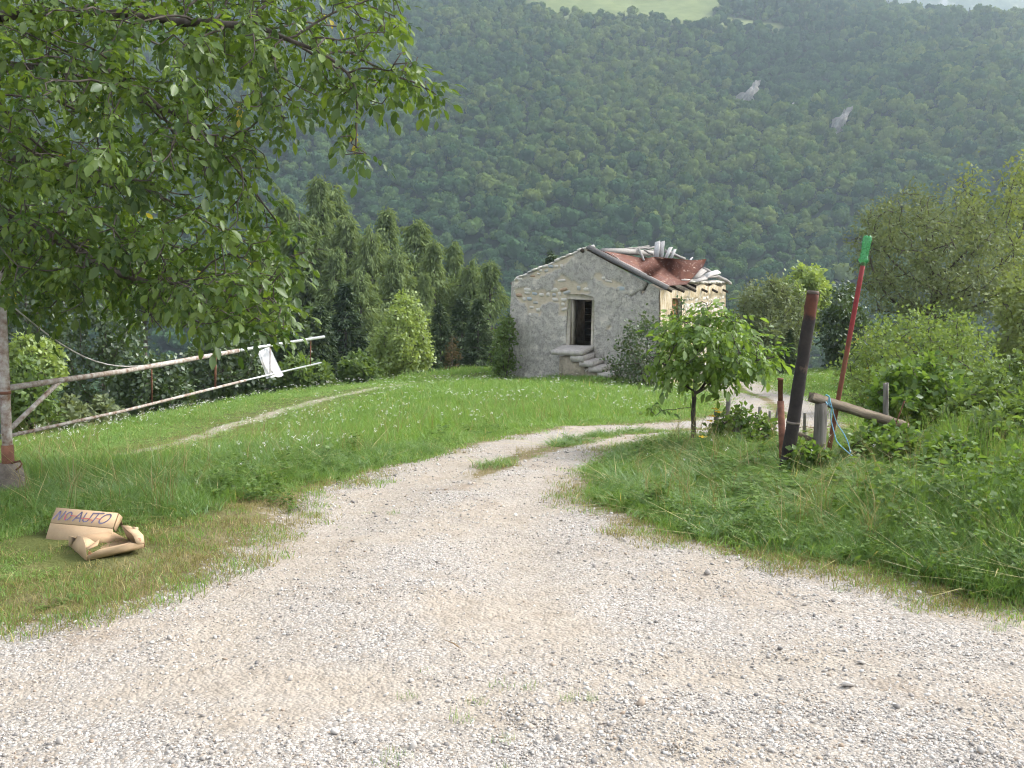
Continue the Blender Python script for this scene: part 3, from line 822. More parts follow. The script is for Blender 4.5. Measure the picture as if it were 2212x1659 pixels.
# the crumpled rusty sheet
m_rust, nt, out = new_mat('rusty_sheet_metal'); t = NT(nt)
c = t.coord('Object')
base = t.ramp(t.noise(c, 1.6, 6, .65), [(.3, (.080, .026, .016)), (.55, (.128, .044, .025)), (.75, (.20, .085, .045))])
fl = t.noise(t.coord('Object', (2.2, 1, 2.2)), 5.0, 3, .6)
base = t.mix(t.ramp(fl, [(.62, 0.0), (.67, .8)]), base, (.48, .36, .29))
nt.links.new(t.bsdf(base, .75, t.bump(t.noise(c, 9, 5, .6), .3, .02), .3), out.inputs['Surface'])
SHEET = [(905, 216, 37.95), (955, 222, 38.05), (1050, 238, 38.7), (1140, 258, 39.2), (1228, 274, 40.3), (1290, 262, 39.3), (1420, 272, 40.0), (1560, 286, 40.7), (1610, 284, 40.9), (1664, 276, 41.1), (1645, 322, 40.5),
         (1575, 400, 39.2), (1525, 455, 38.0), (1450, 460, 37.2), (1380, 467, 36.0), (1290, 418, 36.55), (1180, 350, 37.1), (1060, 290, 37.6), (970, 236, 37.9), (1255, 300, 38.0), (1262, 390, 36.3), (1185, 330, 38.6), (1360, 325, 40.4), (1410, 365, 40.1), (1480, 425, 38.9), (1330, 400, 36.8), (1400, 430, 36.6), (1500, 330, 39.2), (1100, 275, 38.9)]
from mathutils.geometry import delaunay_2d_cdt
v2 = [Vector((a, b)) for a, b, _ in SHEET]
nb = 19
dv, de, df, *_r = delaunay_2d_cdt(v2, [(i, (i + 1) % nb) for i in range(nb)], [list(range(nb))], 1, 1e-4)
P3 = [z1(*q_) for q_ in SHEET]
tri = [tuple(f) for f in df]
Vt = np.array(P3); nv = len(Vt)
top_n = np.array((.42, 0, .9)) * .02
Vs = np.vstack([Vt, Vt - top_n]); Fs = np.array(tri)
ring = [(i, (i + 1) % nb, (i + 1) % nb + nv, i + nv) for i in range(nb)]
link('metal_sheet', mesh_np('metal_sheet', Vs, ring, np.vstack([Fs, Fs[:, ::-1] + nv]), False, None, [m_rust]), roof)
# pale chips of old paint along the sheet's lower edge
link('metal_edge', MB().tube([z1(1000, 244, 37.6), z1(1060, 292, 37.4), z1(1180, 352, 36.95), z1(1290, 420, 36.4), z1(1385, 472, 35.85)], .022, 5).build('metal_edge', mat_plain('flaking_white_paint', (.25, .12, .08), (.75, .73, .70), 14, .8, .2, .004)), roof)

# ------------------------------------------------------------------ barrier gate on the left
m_gal = mat_plain('flaking_white_painted_steel', (.16, .085, .05), (.50, .48, .45), 16, .7, .4, .004, 0, .3)
m_rustp = mat_plain('rusted_steel', (.10, .045, .03), (.24, .11, .07), 12, .85, .4, .004, 0, .3)
m_alu = mat_plain('bare_aluminium_tube', (.58, .59, .60), (.72, .73, .74), 20, .35, .1, .002, .6, .5)
m_conc = mat_plain('old_concrete', (.10, .083, .068), (.22, .19, .165), 9, .95, .7, .03, 0, .1)
m_graypaint = mat_plain('grey_painted_steel', (.30, .28, .26), (.52, .51, .50), 10, .7, .3, .004, 0, .3)
gp = np.array((-4.17, 8.0, gz(-4.17, 8.0)))
gate = empty('barrier_gate', gp, 'rusty white pole barrier swung open on its post, with diagonal brace and stay cable', 'gate')
def loc(p, o): return np.asarray(p, float) - np.asarray(o, float)
def gl(p): return loc(p, gp)
link('post', MB().tube([(0, 0, .10), (0, 0, .62), (0, 0, 1.0), (0, 0, 1.95)], (.041, .041, .041, .041), 14).build('post', m_gal, True), gate)
link('collar', MB().tube([(0, 0, .20), (0, 0, .44)], (.052, .047), 14).build('collar', m_rustp, True), gate)
link('collar', MB().tube([(0, 0, .86), (0, 0, .885)], .047, 14).build('collar', m_rustp, True), gate)
bs = MB()
prof = [(.17, -.3), (.15, .02), (.125, .12), (.11, .24), (.10, .28), (.05, .29)]
bs.tube([(0, 0, z_) for _, z_ in prof], [r_ for r_, _ in prof], 11)
link('concrete_foot', bs.build('concrete_foot', m_conc), gate)
A1, A2 = at(4, 388.5, 8.0), at(324, 336.8, 14.7)
B1, B2 = at(4, 437, 8.0), at(321, 362.7, 14.6)
def on_bar(p, q, px):
    u = (px - 512) / FPX                       # x / depth-along-view, close enough at this pitch
    k = np.linspace(0, 1, 400); P = p + (q - p) * k[:, None]
    return P[np.argmin(abs(P[:, 0] / P[:, 1] - u))]
sag = np.array((0, 0, -.02))
a_mid, b_mid = on_bar(A1, A2, 238), on_bar(B1, B2, 245)
link('upper_bar', MB().tube([gl(A1), gl(on_bar(A1, A2, 120)) + sag, gl(a_mid)], .026, 10).build('upper_bar', m_gal, True), gate)
ext = link('extension_tube', MB().tube([gl(on_bar(A1, A2, 232)), gl(A2)], .0215, 10).build('extension_tube', m_alu, True), gate)
link('lower_bar', MB().tube([gl(B1), gl(on_bar(B1, B2, 120)) + sag, gl(b_mid)], .016, 8).build('lower_bar', m_gal, True), gate)
link('extension_tube', MB().tube([gl(on_bar(B1, B2, 240)), gl(B2)], .0125, 8).build('extension_tube', m_alu, True), gate)
for px, r_ in ((151, .008), (215, .013), (311, .007), (270, .006)):
    link('strut', MB().tube([gl(on_bar(A1, A2, px)), gl(on_bar(B1, B2, px - 1))], r_, 7).build('strut', m_rustp, True), gate)
link('brace', MB().tube([gl(on_bar(A1, A2, 61)), gl(at(5, 434, 8.0))], .021, 8).build('brace', m_gal, True), gate)
c0, c1 = at(5, 300, 8.0), on_bar(A1, A2, 155)
kk = np.linspace(0, 1, 14)[:, None]
link('stay_cable', MB().tube(gl(c0) + (gl(c1) - gl(c0)) * kk + np.array((0, 0, -.22)) * np.sin(kk * math.pi), .0065, 6).build('stay_cable', m_graypaint, True), gate)
link('hook', MB().tube([gl(at(8, 465, 8)), gl(at(15, 462, 7.95)), gl(at(20, 461, 7.9)), gl(at(22, 464, 7.9)), gl(at(20, 467, 7.9)), gl(at(16, 470, 7.9))], .008, 7).build('hook', m_rustp, True), gate)

# torn white plastic hung over the bar
m_bag, nt, out = new_mat('thin_white_plastic'); t = NT(nt)
c = t.coord('Object')
colr = t.ramp(t.noise(c, 7, 5, .6), [(.30, (.22, .25, .28)), (.48, (.55, .56, .57)), (.62, (.62, .62, .60)), (.8, (.52, .44, .33))])
d_ = t.n('ShaderNodeBsdfPrincipled', {'Base Color': colr, 'Roughness': .25, 'Specular IOR Level': .6})
tl = t.n('ShaderNodeBsdfTranslucent', {'Color': colr})
nt.links.new(t.n('ShaderNodeMixShader', {'Fac': .3, 1: d_.outputs[0], 2: tl.outputs[0]}).outputs[0], out.inputs['Surface'])
bag_c = on_bar(A1, A2, 268)
tl_, tr_, bl_, br_ = at(258, 352, 12.95), at(269, 346, 13.25), at(267, 378, 12.9), at(283.5, 376, 13.2)
gu, gv = np.meshgrid(np.linspace(0, 1, 15), np.linspace(0, 1, 19))
def bag_side(sign):
    P = (tl_[None, None] * (1 - gu[..., None]) + tr_ * gu[..., None]) * (1 - gv[..., None]) + (bl_ * (1 - gu[..., None]) + br_ * gu[..., None]) * gv[..., None]
    bulge = (.02 + .085 * np.sin(gv * math.pi * .85) * np.sin(gu * math.pi)) * sign
    cr = fbm(gu * 3, gv * 4, 2.0, 3.0 + sign, 3) * .035 * np.sin(gu * math.pi)
    P = P + np.stack([fbm(gu, gv, 5, 7.0, 2) * .02 * (gv > .9), -(bulge + cr), fbm(gu, gv, 6, 9.0, 2) * .02 * (gv > .9)], -1)
    return P.reshape(-1, 3)
i, j = np.meshgrid(np.arange(18), np.arange(14), indexing='ij')
q = np.stack([i * 15 + j, i * 15 + j + 1, (i + 1) * 15 + j + 1, (i + 1) * 15 + j], -1).reshape(-1, 4)
V = np.vstack([loc(bag_side(1), bag_c), loc(bag_side(-1), bag_c)])
link('plastic_bag', mesh_np('plastic_bag', V, np.vstack([q[:, ::-1], q + 15 * 19]), None, False, None, [m_bag]), None,
     'crumpled white plastic bag hanging from the barrier bars', 'bag', None, None, tuple(bag_c))

# ------------------------------------------------------------------ cardboard
def cardboard(name, a, b):
    m, nt, out = new_mat(name); t = NT(nt)
    c = t.coord('Object')
    n1 = t.noise(c, 9, 5, .6); fl_ = t.noise(t.coord('Object', (1, 1, 14)), 18, 2, .5)
    col = t.ramp(n1, [(.3, a), (.7, b)])
    nt.links.new(t.bsdf(col, .9, t.bump(fl_, .12, .002), .15), out.inputs['Surface'])
    return m
m_card = cardboard('plain_cardboard', (.46, .325, .20), (.54, .39, .25))
m_card_in = cardboard('inner_cardboard', (.38, .26, .155), (.46, .32, .20))
def panel(name, pts, par, mat=None, th=.004, org=None):
    """a sheet of board with real thickness from a flat outline"""
    P = np.array([loc(p_, org) for p_ in pts]); n_ = len(P)
    nn = np.cross(P[1] - P[0], P[2] - P[0]); nn /= np.linalg.norm(nn)
    V = np.vstack([P + nn * th / 2, P - nn * th / 2])
    q = [(i, n_ + i, n_ + (i + 1) % n_, (i + 1) % n_) for i in range(n_)]
    f = [(0, i, i + 1) for i in range(1, n_ - 1)] + [(n_, n_ + i + 1, n_ + i) for i in range(1, n_ - 1)]
    return link(name, mesh_np(name, V, q, f, False, None, [mat or m_card]), par)
def z4(x, y, d): return at(x * .0993, 470.6 + y * .0993, d)
bo = z4(800, 715, 6.45); bo[2] = gz(bo[0], bo[1])
cbx = empty('cardboard_box', bo, 'flattened tent-shaped cardboard box hand lettered NO-AUTO, lying in the grass', 'cardboard box')
TL, TR, CR_, CL = z4(570, 395, 6.62), z4(1190, 450, 6.50), z4(1150, 590, 6.40), z4(510, 545, 6.52)
CR_ = CL + (TR - TL)
LB, RB = z4(445, 715, 6.46), z4(1128, 735, 6.34)
LB[2] -= .03; RB[2] -= .02
BL_, BR_ = z4(520, 640, 6.85), z4(1245, 600, 6.80)
BL_[2] = gz(BL_[0], BL_[1]) - .01; BR_[2] = gz(BR_[0], BR_[1]) - .01
face = panel('sign_panel', [CL, CR_, TR, TL], cbx, org=bo)
e_ = np.array((0, -.003, -.003))
panel('front_panel', [LB, RB, CR_ + e_, CL + e_], cbx, org=bo)
panel('back_panel', [BR_, BL_, TL + (0, .006, -.004), TR + (0, .006, -.004)], cbx, m_card_in, org=bo)
panel('end_flap', [TR + (.004, .004, -.006), CR_ + (.006, 0, 0), z4(1165, 640, 6.42), BR_ + (.0, -.01, .06)], cbx, m_card_in, org=bo)
cbx.location.z += .015
# marker pen lettering
m_ink = mat_plain('violet_marker_ink', (.10, .09, .14), (.19, .17, .25), 30, .7, 0.01, .001)
m_red = mat_plain('red_marker_ink', (.42, .06, .07), (.55, .12, .12), 30, .7, 0.01, .001)
fu, fv = TR - TL, CL - TL
fn = np.cross(fv, fu); fn /= np.linalg.norm(fn)
if fn[1] > 0: fn = -fn
def strokes(name, lines, width, mat, off):
    mb = MB()
    for ln in lines:
        P = np.array([TL + fu * u + fv * v + fn * off for u, v in ln])
        d = np.gradient(P, axis=0); d /= np.linalg.norm(d, axis=1, keepdims=True) + 1e-9
        s_ = np.cross(d, fn) * width / 2
        th_ = fn * .0008
        V = np.vstack([P - s_, P + s_]) - bo + th_
        n_ = len(P)
        mb.add(V, [(i, i + 1, n_ + i + 1, n_ + i) for i in range(n_ - 1)])
    return link(name, mb.build(name, mat), face)
def oval(cu, cv, ru, rv, sl=0.0, n=16): return [(cu + ru * math.cos(a) - sl * rv * math.sin(a), cv + rv * math.sin(a)) for a in np.linspace(-1.7, 4.7, n)]
L_ink = [[(.02, .80), (.055, .52), (.095, .20)], [(.095, .20), (.102, .5), (.115, .84)], [(.115, .84), (.15, .5), (.18, .17)],
         oval(.245, .50, .042, .27, .06), [(.335, .82), (.385, .48), (.44, .14)], [(.44, .14), (.445, .45), (.455, .82)], [(.36, .60), (.41, .57), (.47, .56)],
         [(.52, .17), (.50, .45), (.495, .68), (.52, .78), (.565, .74), (.60, .48), (.625, .15)],
         [(.61, .18), (.70, .15), (.80, .12)], [(.715, .15), (.685, .45), (.645, .82)], oval(.835, .46, .065, .32, .14)]
strokes('lettering', L_ink, .0105, m_ink, .0035)
strokes('lettering', [[(.275, .47), (.33, .47), (.385, .46)], [(.46, .56), (.52, .57), (.60, .56)], [(.585, .64), (.63, .62), (.655, .66)], [(.70, .50), (.75, .52), (.78, .50)], [(.20, .42), (.205, .6), (.21, .78)]], .0055, m_red, .0052)
# open tray in front
to_ = z4(1080, 800, 6.0); to_[2] = gz(to_[0], to_[1])
tray = empty('cardboard_tray', to_, 'torn open cardboard tray lying in front of the lettered box', 'cardboard box')
FLb, FRb, BRb, BLb = z4(880, 955, 5.88), z4(1455, 822, 6.02), z4(1290, 745, 6.36), z4(700, 840, 6.26)
FLt, FRt = z4(868, 858, 5.86), z4(1385, 790, 5.98)
BLt, BRt = z4(695, 700, 6.3), z4(1160, 595, 6.4)
panel('floor', [FLb, FRb, BRb, BLb], tray, m_card_in, org=to_)
panel('front_wall', [FLb + (0, -.004, 0), FRb + (0, -.004, 0), z4(1450, 790, 5.99), z4(1300, 775, 5.95), z4(1000, 845, 5.9), z4(880, 905, 5.86)], tray, org=to_)
panel('side_wall', [BLb + (-.004, 0, 0), FLb + (-.004, 0, 0), z4(865, 800, 5.9), z4(835, 710, 6.0), z4(785, 700, 6.08), z4(770, 725, 6.1), z4(695, 698, 6.28)], tray, org=to_)
panel('back_wall', [BRb + (0, .004, 0), BLb + (0, .004, 0), z4(700, 720, 6.3), z4(900, 690, 6.34), z4(1140, 660, 6.40)], tray, m_card_in, org=to_)
panel('side_wall', [FRb + (.002, .01, 0), BRb + (.002, .004, 0), z4(1225, 598, 6.40), z4(1340, 660, 6.2), z4(1440, 700, 6.03)], tray, m_card_in, org=to_)
fl1 = panel('flap', [z4(1228, 598, 6.395), z4(1300, 602, 6.36), z4(1400, 650, 6.2), z4(1445, 700, 6.025), z4(1350, 715, 5.98), z4(1290, 645, 6.2)], tray, org=to_)
fl2 = panel('flap', [z4(1350, 715, 5.972), z4(1445, 700, 6.016), z4(1452, 780, 5.985), z4(1385, 790, 5.965), z4(1370, 770, 5.962)], tray, org=to_)
panel('flap', [z4(835, 708, 6.0), z4(900, 735, 6.02), z4(955, 770, 5.99), z4(875, 828, 5.895)], tray, org=to_)
panel('flap', [z4(875, 828, 5.89), z4(1005, 742, 6.0), z4(985, 800, 5.93), z4(880, 850, 5.875)], tray, m_card_in, org=to_)
panel('flap', [z4(1340, 612, 6.3), z4(1395, 620, 6.28), z4(1395, 650, 6.215), z4(1345, 632, 6.25)], tray, org=to_)
tray.location.z += .03
def mark(c, u, v, nrm, par):
    th_ = np.linspace(0, 2 * math.pi, 15)
    P = np.array([c + u * math.cos(a) + v * math.sin(a) for a in th_])
    mb = MB().tube(P - to_, .0012, 4, False)
    mb.tube(np.array([c - u * .5 - v * .5, c + v * .6, c + u * .5 - v * .5]) - to_, .0010, 4).tube(np.array([c - u * .3 - v * .05, c + u * .3 - v * .05]) - to_, .0010, 4)
    link('printed_mark', mb.build('printed_mark', m_red), par)
cm = (z4(1350, 715, 5.972) + z4(1452, 780, 5.985) + z4(1445, 700, 6.016) + z4(1385, 790, 5.965)) / 4 + (0, -.006, .002)
mark(cm, np.array((.010, .002, 0)), np.array((0, .002, .010)), None, fl2)
mark(z4(905, 880, 5.852), np.array((.009, .002, 0)), np.array((0, .001, .009)), None, tray)

# ------------------------------------------------------------------ poles, posts and the tied beam on the right
def two_tone(name, top, bot, zsplit, soft=.1, scale=12, rough=.75, third=None):
    m, nt, out = new_mat(name); t = NT(nt)
    c = t.coord('Object')
    z_ = t.n('ShaderNodeSeparateXYZ', {'Vector': c}).outputs['Z']
    n = t.noise(c, scale, 5, .65)
    f = t.ramp(t.math('ADD', t.math('MULTIPLY', t.math('SUBTRACT', z_, zsplit), 1 / soft), t.math('ADD', t.math('MULTIPLY', t.math('SUBTRACT', n, .5), 2.2), .5)), [(.3, 0.0), (.7, 1.0)])
    nn = t.ramp(n, [(.3, 0.0), (.7, 1.0)])
    col = t.mix(f, t.mix(nn, bot[0], bot[1]), t.mix(nn, top[0], top[1]))
    if third:
        n3 = t.noise(c, 5.5, 4, .7)
        col = t.mix(t.ramp(n3, [(.62, 0.0), (.70, .8)]), col, third)
    nt.links.new(t.bsdf(col, rough, t.bump(n, .35, .004), .3), out.inputs['Surface'])
    return m
def upright(name, p0, p1, rad, mat, label, cat, extra=(), n=12, wob=0.0, sink=.25):
    p0, p1 = np.asarray(p0, float), np.asarray(p1, float)
    d = (p1 - p0) / np.linalg.norm(p1 - p0)
    k = np.linspace(0, 1, 12)[:, None]
    pts = (p1 - p0) * k + rng.normal(0, wob, (12, 3)) * (k > 0)
    pts = np.vstack([-d * sink, pts])
    return link(name, MB().tube(pts, np.interp(np.concatenate([[-.05], k[:, 0]]), np.linspace(0, 1, len(np.atleast_1d(rad))), np.atleast_1d(rad)), n).build(name, mat, n > 10), None, label, cat, None, None, tuple(p0))
m_tar = two_tone('tarred_black_pipe', ((.06, .026, .018), (.15, .055, .034)), ((.016, .014, .014), (.045, .036, .034)), 1.50, .12, 9, .8, (.13, .085, .065))
pb0, pb1, pk = at(783, 482, 8.85), at(813, 292, 8.75), at(788.6, 453, 8.83)
pst = empty('leaning_pipe_post', pb0, 'thick black tarred pipe with rusty top leaning beside the track', 'post')
P_ = np.array([pb0 - (0.02, 0, .3), pb0, pk, pk + (pb1 - pk) * .3, pk + (pb1 - pk) * .65, pb1])
kk_ = np.linspace(0, 5, 40)
P2 = np.stack([np.interp(kk_, np.arange(6), (P_ - pb0)[:, a]) for a in range(3)], 1) + np.random.default_rng(2).normal(0, .0016, (40, 3))
link('pipe', MB().tube(P2, np.interp(kk_, np.arange(6), (.060, .060, .061, .058, .055, .055)) * (1 + np.random.default_rng(3).normal(0, .018, 40)), 16).build('pipe', m_tar, True), pst)
link('mortar_plug', MB().tube([pb1 - pb0 - (.002, 0, .02), pb1 - pb0 + (.001, 0, .012)], (.056, .05), 14).build('mortar_plug', m_conc), pst)
link('weld_band', MB().tube([pk - pb0 + (pb1 - pk) * .185, pk - pb0 + (pb1 - pk) * .20], .0632, 16).build('weld_band', m_conc, True), pst)
m_redp = two_tone('red_painted_pole', ((.19, .022, .026), (.29, .05, .05)), ((.13, .05, .028), (.22, .09, .05)), 1.22, .55, 10, .7, (.20, .13, .10))
rp0, rp1 = at(826, 466, 9.55), at(863.4, 262, 9.5)
upright('red_pole', rp0, rp1, (.024, .023), m_redp, 'tall thin leaning pole with red paint fading to rust, capped by a green bottle', 'pole', n=12)
# green bottle turned over the pole's tip
m_pet, nt, out = new_mat('green_plastic_bottle'); t = NT(nt)
g_ = t.n('ShaderNodeBsdfPrincipled', {'Base Color': (.11, .34, .17, 1), 'Roughness': .08, 'Specular IOR Level': .7})
tr_n = t.n('ShaderNodeBsdfTransparent', {'Color': (.55, .92, .65, 1)})
tl_n = t.n('ShaderNodeBsdfTranslucent', {'Color': (.14, .38, .20, 1)})
mix1 = t.n('ShaderNodeMixShader', {'Fac': .45, 1: g_.outputs[0], 2: tl_n.outputs[0]})
nt.links.new(t.n('ShaderNodeMixShader', {'Fac': .5, 1: mix1.outputs[0], 2: tr_n.outputs[0]}).outputs[0], out.inputs['Surface'])
prof = [(-.02, .030), (.0, .034), (.02, .050), (.035, .058), (.05, .048), (.062, .044), (.085, .047), (.12, .046), (.15, .049), (.165, .046), (.185, .049), (.215, .048), (.235, .046), (.25, .038), (.262, .022), (.255, .008)]
th_ = np.arange(20) * 2 * math.pi / 20
V = []
for z_, r_ in prof:
    for a in th_:
        k_ = 1 + (.16 * math.cos(5 * a) if z_ > .225 else .05 * math.cos(3 * a + z_ * 40))
        dent = 1 - .22 * math.exp(-((z_ - .12) / .05) ** 2) * max(0, math.cos(a + 2.0))
        V.append((r_ * k_ * dent * math.cos(a), r_ * k_ * dent * math.sin(a), z_ + (.012 * math.cos(5 * a) if z_ > .24 else 0)))
V = np.array(V) + np.random.default_rng(5).normal(0, .0020, (len(V), 3))
dd = (rp1 - rp0) / np.linalg.norm(rp1 - rp0)
M_ = Vector(dd).to_track_quat('Z', 'Y').to_matrix()
V = (V * (.86, .86, 1)) @ np.array(M_).T
nr = len(prof)
i, j = np.meshgrid(np.arange(nr - 1), np.arange(20), indexing='ij'); k_ = (j + 1) % 20
q = np.stack([i * 20 + j, i * 20 + k_, (i + 1) * 20 + k_, (i + 1) * 20 + j], -1).reshape(-1, 4)
bl = rp1 - dd * .015
link('green_bottle', mesh_np('green_bottle', V, q, None, False, None, [m_pet]), None, 'crumpled green plastic bottle upturned over the tip of the red pole', 'bottle', None, None, tuple(bl))
# rusty thin pipe in two diameters
r0_, r1_, r2_ = at(782.5, 447, 9.25), at(780.6, 401, 9.3), at(780.4, 378, 9.3)
tp = empty('rusty_pipe', r0_, 'short rusty two-stage pipe standing behind the black post', 'pipe')
link('lower_tube', MB().tube([(0, 0, -.2), (0, 0, 0), r1_ - r0_], .033, 12).build('lower_tube', m_rustp, True), tp)
link('upper_tube', MB().tube([r1_ - r0_ - (0, 0, .04), r2_ - r0_ - (0, 0, .02), r2_ - r0_ - (0, 0, .02), r2_ - r0_], (.024, .024, .029, .029), 12).build('upper_tube', m_rustp, True), tp)
m_split = mat_plain('split_weathered_post', (.085, .078, .07), (.30, .28, .25), 12, .95, .9, .02, 0, .1, (1, 1, .12))
m_split2 = mat_plain('weathered_beam_timber', (.06, .048, .036), (.27, .225, .17), 16, .95, .9, .02, 0, .1, (.12, 1, 1))
def split_post(name, p0, p1, r, label, n=14, group=None, mat=None):
    """round timber with splits running down it"""
    p0, p1 = np.asarray(p0, float), np.asarray(p1, float)
    d = p1 - p0; h = np.linalg.norm(d); d /= h
    M = np.array(Vector(d).to_track_quat('Z', 'Y').to_matrix())
    rs = np.random.default_rng(int(abs(p0[0]) * 1000))
    ang = np.arange(n) * 2 * math.pi / n
    rr = r * (1 + rs.normal(0, .10, n)); rr[rs.integers(0, n, 2)] *= .72
    zs = np.concatenate([[-.25], np.linspace(0, h, 7)])
    V = [(rr[a] * (1.05 - .06 * z_ / h) * math.cos(ang[a]), rr[a] * (1.05 - .06 * z_ / h) * math.sin(ang[a]), z_ + (rs.normal(0, r * .12) if z_ == zs[-1] else 0)) for z_ in zs for a in range(n)]
    V.append((0, 0, h - r * .1))
    V = np.array(V) @ M.T
    i, j = np.meshgrid(np.arange(7), np.arange(n), indexing='ij'); k_ = (j + 1) % n
    q = np.stack([i * n + j, i * n + k_, (i + 1) * n + k_, (i + 1) * n + j], -1).reshape(-1, 4)
    e = 7 * n
    return link(name, mesh_np(name, V, q, [(e + a, e + (a + 1) % n, len(V) - 1) for a in range(n)], False, None, [mat or m_split]), None, label, 'post', group, None, tuple(p0))
split_post('wooden_post', at(819, 470, 9.3), at(821.5, 403, 9.3), .060, 'stout grey split wooden post between the black pipe and the red pole')
split_post('wooden_post', at(885, 441, 10.3), at(885.6, 383, 10.3), .030, 'slim grey stake standing behind the low end of the tied beam')
bm0, bm1 = at(811, 397, 9.25), at(906, 426, 9.95)
d = bm1 - bm0; ln = np.linalg.norm(d); d /= ln
s_ = np.cross(d, (0, 0, 1)); s_ /= np.linalg.norm(s_); n_ = np.cross(s_, d)
nx = 24; rs = np.random.default_rng(8); V = []
for k in range(nx):
    f = k / (nx - 1)
    for (a, b) in ((-1, -1), (0, -1.0), (1, -1), (1.0, 0), (1, 1), (0, .97), (-1, 1), (-1, 0)):
        V.append(np.array((1.0, 0, 0)) * ln * f + np.array((0, 1.0, 0)) * a * .032 * (1 + rs.normal(0, .035)) + np.array((0, 0, 1.0)) * b * (.044 if f < .93 else .044 - (f - .93) * .2) * (1 + rs.normal(0, .05)))
V = np.array(V)
i, j = np.meshgrid(np.arange(nx - 1), np.arange(8), indexing='ij'); k_ = (j + 1) % 8
q = np.stack([i * 8 + j, i * 8 + k_, (i + 1) * 8 + k_, (i + 1) * 8 + j], -1).reshape(-1, 4)
cap = [(0, a + 1, a) for a in range(1, 7)] + [((nx - 1) * 8, (nx - 1) * 8 + a, (nx - 1) * 8 + a + 1) for a in range(1, 7)]
bmo = link('wooden_beam', mesh_np('wooden_beam', V, q, cap, False, None, [m_split2]), None, 'rough sawn beam tied across the wooden posts, sloping down to the brambles', 'beam', None, None, tuple(bm0))
bmo.rotation_euler = Matrix(np.stack([d, -s_, n_], 1).tolist()).to_euler()
upright('iron_rod', at(889, 442, 9.85), at(904.5, 401, 9.8), (.0075, .0075), m_rustp, 'thin rusty iron rod leaning over the low end of the beam', 'rod', n=7)
link('wood_stub', MB().tube([(0, 0, 0), at(805, 437, 9.35) - at(799, 433.5, 9.4), at(813, 440.5, 9.3) - at(799, 433.5, 9.4)], (.018, .025, .022), 7).build('wood_stub', m_split2), None, 'broken reddish stick jutting sideways from the wooden post', 'stick', None, None, tuple(at(799, 433.5, 9.4)))
link('cut_log', MB().tube([(0, 0, 0), (.03, .22, .02), (.05, .42, .05)], (.034, .036, .03), 10).build('cut_log', m_split2, False), None, 'round end of a cut log poking out of the weeds below the beam', 'log', None, None, tuple(hit(869, 470) + (0, 0, .05)))
m_rope = mat_plain('blue_baling_twine', (.12, .30, .42), (.25, .48, .62), 40, .8, .3, .002)
def z5(x, y, d): return at(752.9 + x * .1418, 376.4 + y * .1418, d)
ro = z5(530, 135, 9.2)
rp_ = [z5(512, 133, 9.30), z5(530, 134, 9.22), z5(540, 150, 9.20), z5(528, 180, 9.2), z5(540, 205, 9.2), z5(555, 222, 9.22), z5(550, 260, 9.22), z5(552, 320, 9.24), z5(575, 400, 9.2), z5(590, 460, 9.15), z5(640, 510, 9.1), z5(700, 560, 9.05), z5(722, 590, 9.0)]
def spline(P, n=6):
    P = np.array(P); k = np.arange(len(P)); f = np.linspace(0, len(P) - 1, n * len(P))
    A = np.stack([np.interp(f, k, P[:, a]) for a in range(3)], 1)
    ker = np.array((.25, .5, .25))
    for _ in range(4): A[1:-1] = A[:-2] * .25 + A[1:-1] * .5 + A[2:] * .25
    return A
rope = empty('twine', ro, 'pale blue baling twine knotted round the beam and trailing into the weeds', 'twine')
link('strand', MB().tube(spline(rp_) - ro, .0055, 6).build('strand', m_rope, True), rope)
link('strand', MB().tube(spline([z5(541, 150, 9.21), z5(556, 215, 9.2), z5(590, 330, 9.25), z5(640, 400, 9.2), z5(670, 460, 9.15), z5(690, 540, 9.1)]) - ro, .0045, 6).build('strand', m_rope, True), rope)
link('knot', MB().tube(spline([z5(515, 130, 9.20), z5(540, 140, 9.17), z5(545, 185, 9.17), z5(530, 205, 9.18), z5(515, 180, 9.3)], 5) - ro, .0065, 6).build('knot', m_rope, True), rope)
# remains of the old pasture fence
FP = [(757, 434, 760, 407, 13.2, .024, 'weathered fence stake, leftmost of the wired row before the far track'),
      (768, 437, 770, 411, 13.0, .017, 'thin upright fence stake between the leaning one and the leftmost stake'),
      (771, 438, 778, 408, 12.6, .015, 'thin fence stake leaning right beside the rusty pipe'),
      (803.5, 440, 805, 413, 12.4, .021, 'weathered fence stake showing between the black post and the split post'),
      (717, 428, 717, 411, 12.4, .036, 'stubby grey fence stump below the yellow flowers'),
      (733, 434, 737.5, 420, 11.4, .050, 'thick sawn grey stump tipped over in the brambles'),
      (726, 418, 729, 398, 13.6, .032, 'dark fence stump half hidden behind the young walnut')]
fence_tops = []
for x0, y0, x1, y1, d_, r_, lb in FP:
    a, b = at(x0, y0 + 8, d_), at(x1, y1, d_)
    a[2] = min(a[2], gz(a[0], a[1]) + .02)
    split_post('fence_stake', a, b, r_, lb, 10, 'old fence stakes')
    fence_tops.append(a + (b - a) * .62)
w_ = [fence_tops[6], fence_tops[0], fence_tops[1], fence_tops[2], fence_tops[3], at(846, 420, 11.6)]
WP = []
for a, b in zip(w_[:-1], w_[1:]):
    for k in np.linspace(0, 1, 8)[:-1]: WP.append(a + (b - a) * k + (0, 0, -.05 * math.sin(k * math.pi)))
WP = np.array(WP)
link('fence_wire', MB().tube(WP - WP[0], .0035, 5).build('fence_wire', m_rustp), None, 'thin rusty wire strung between the old fence stakes', 'wire', None, None, tuple(WP[0]))
tw = vhit(980, 1400)
link('twig', MB().tube([(-.06, .06, .012), (0, 0, .014), (.035, -.06, .012)], (.005, .006, .004), 6).build('twig', mat_plain('dry_twig', (.16, .10, .05), (.30, .21, .12), 30)), None, 'short dry brown twig lying on the open gravel', 'twig', None, None, tuple(tw))

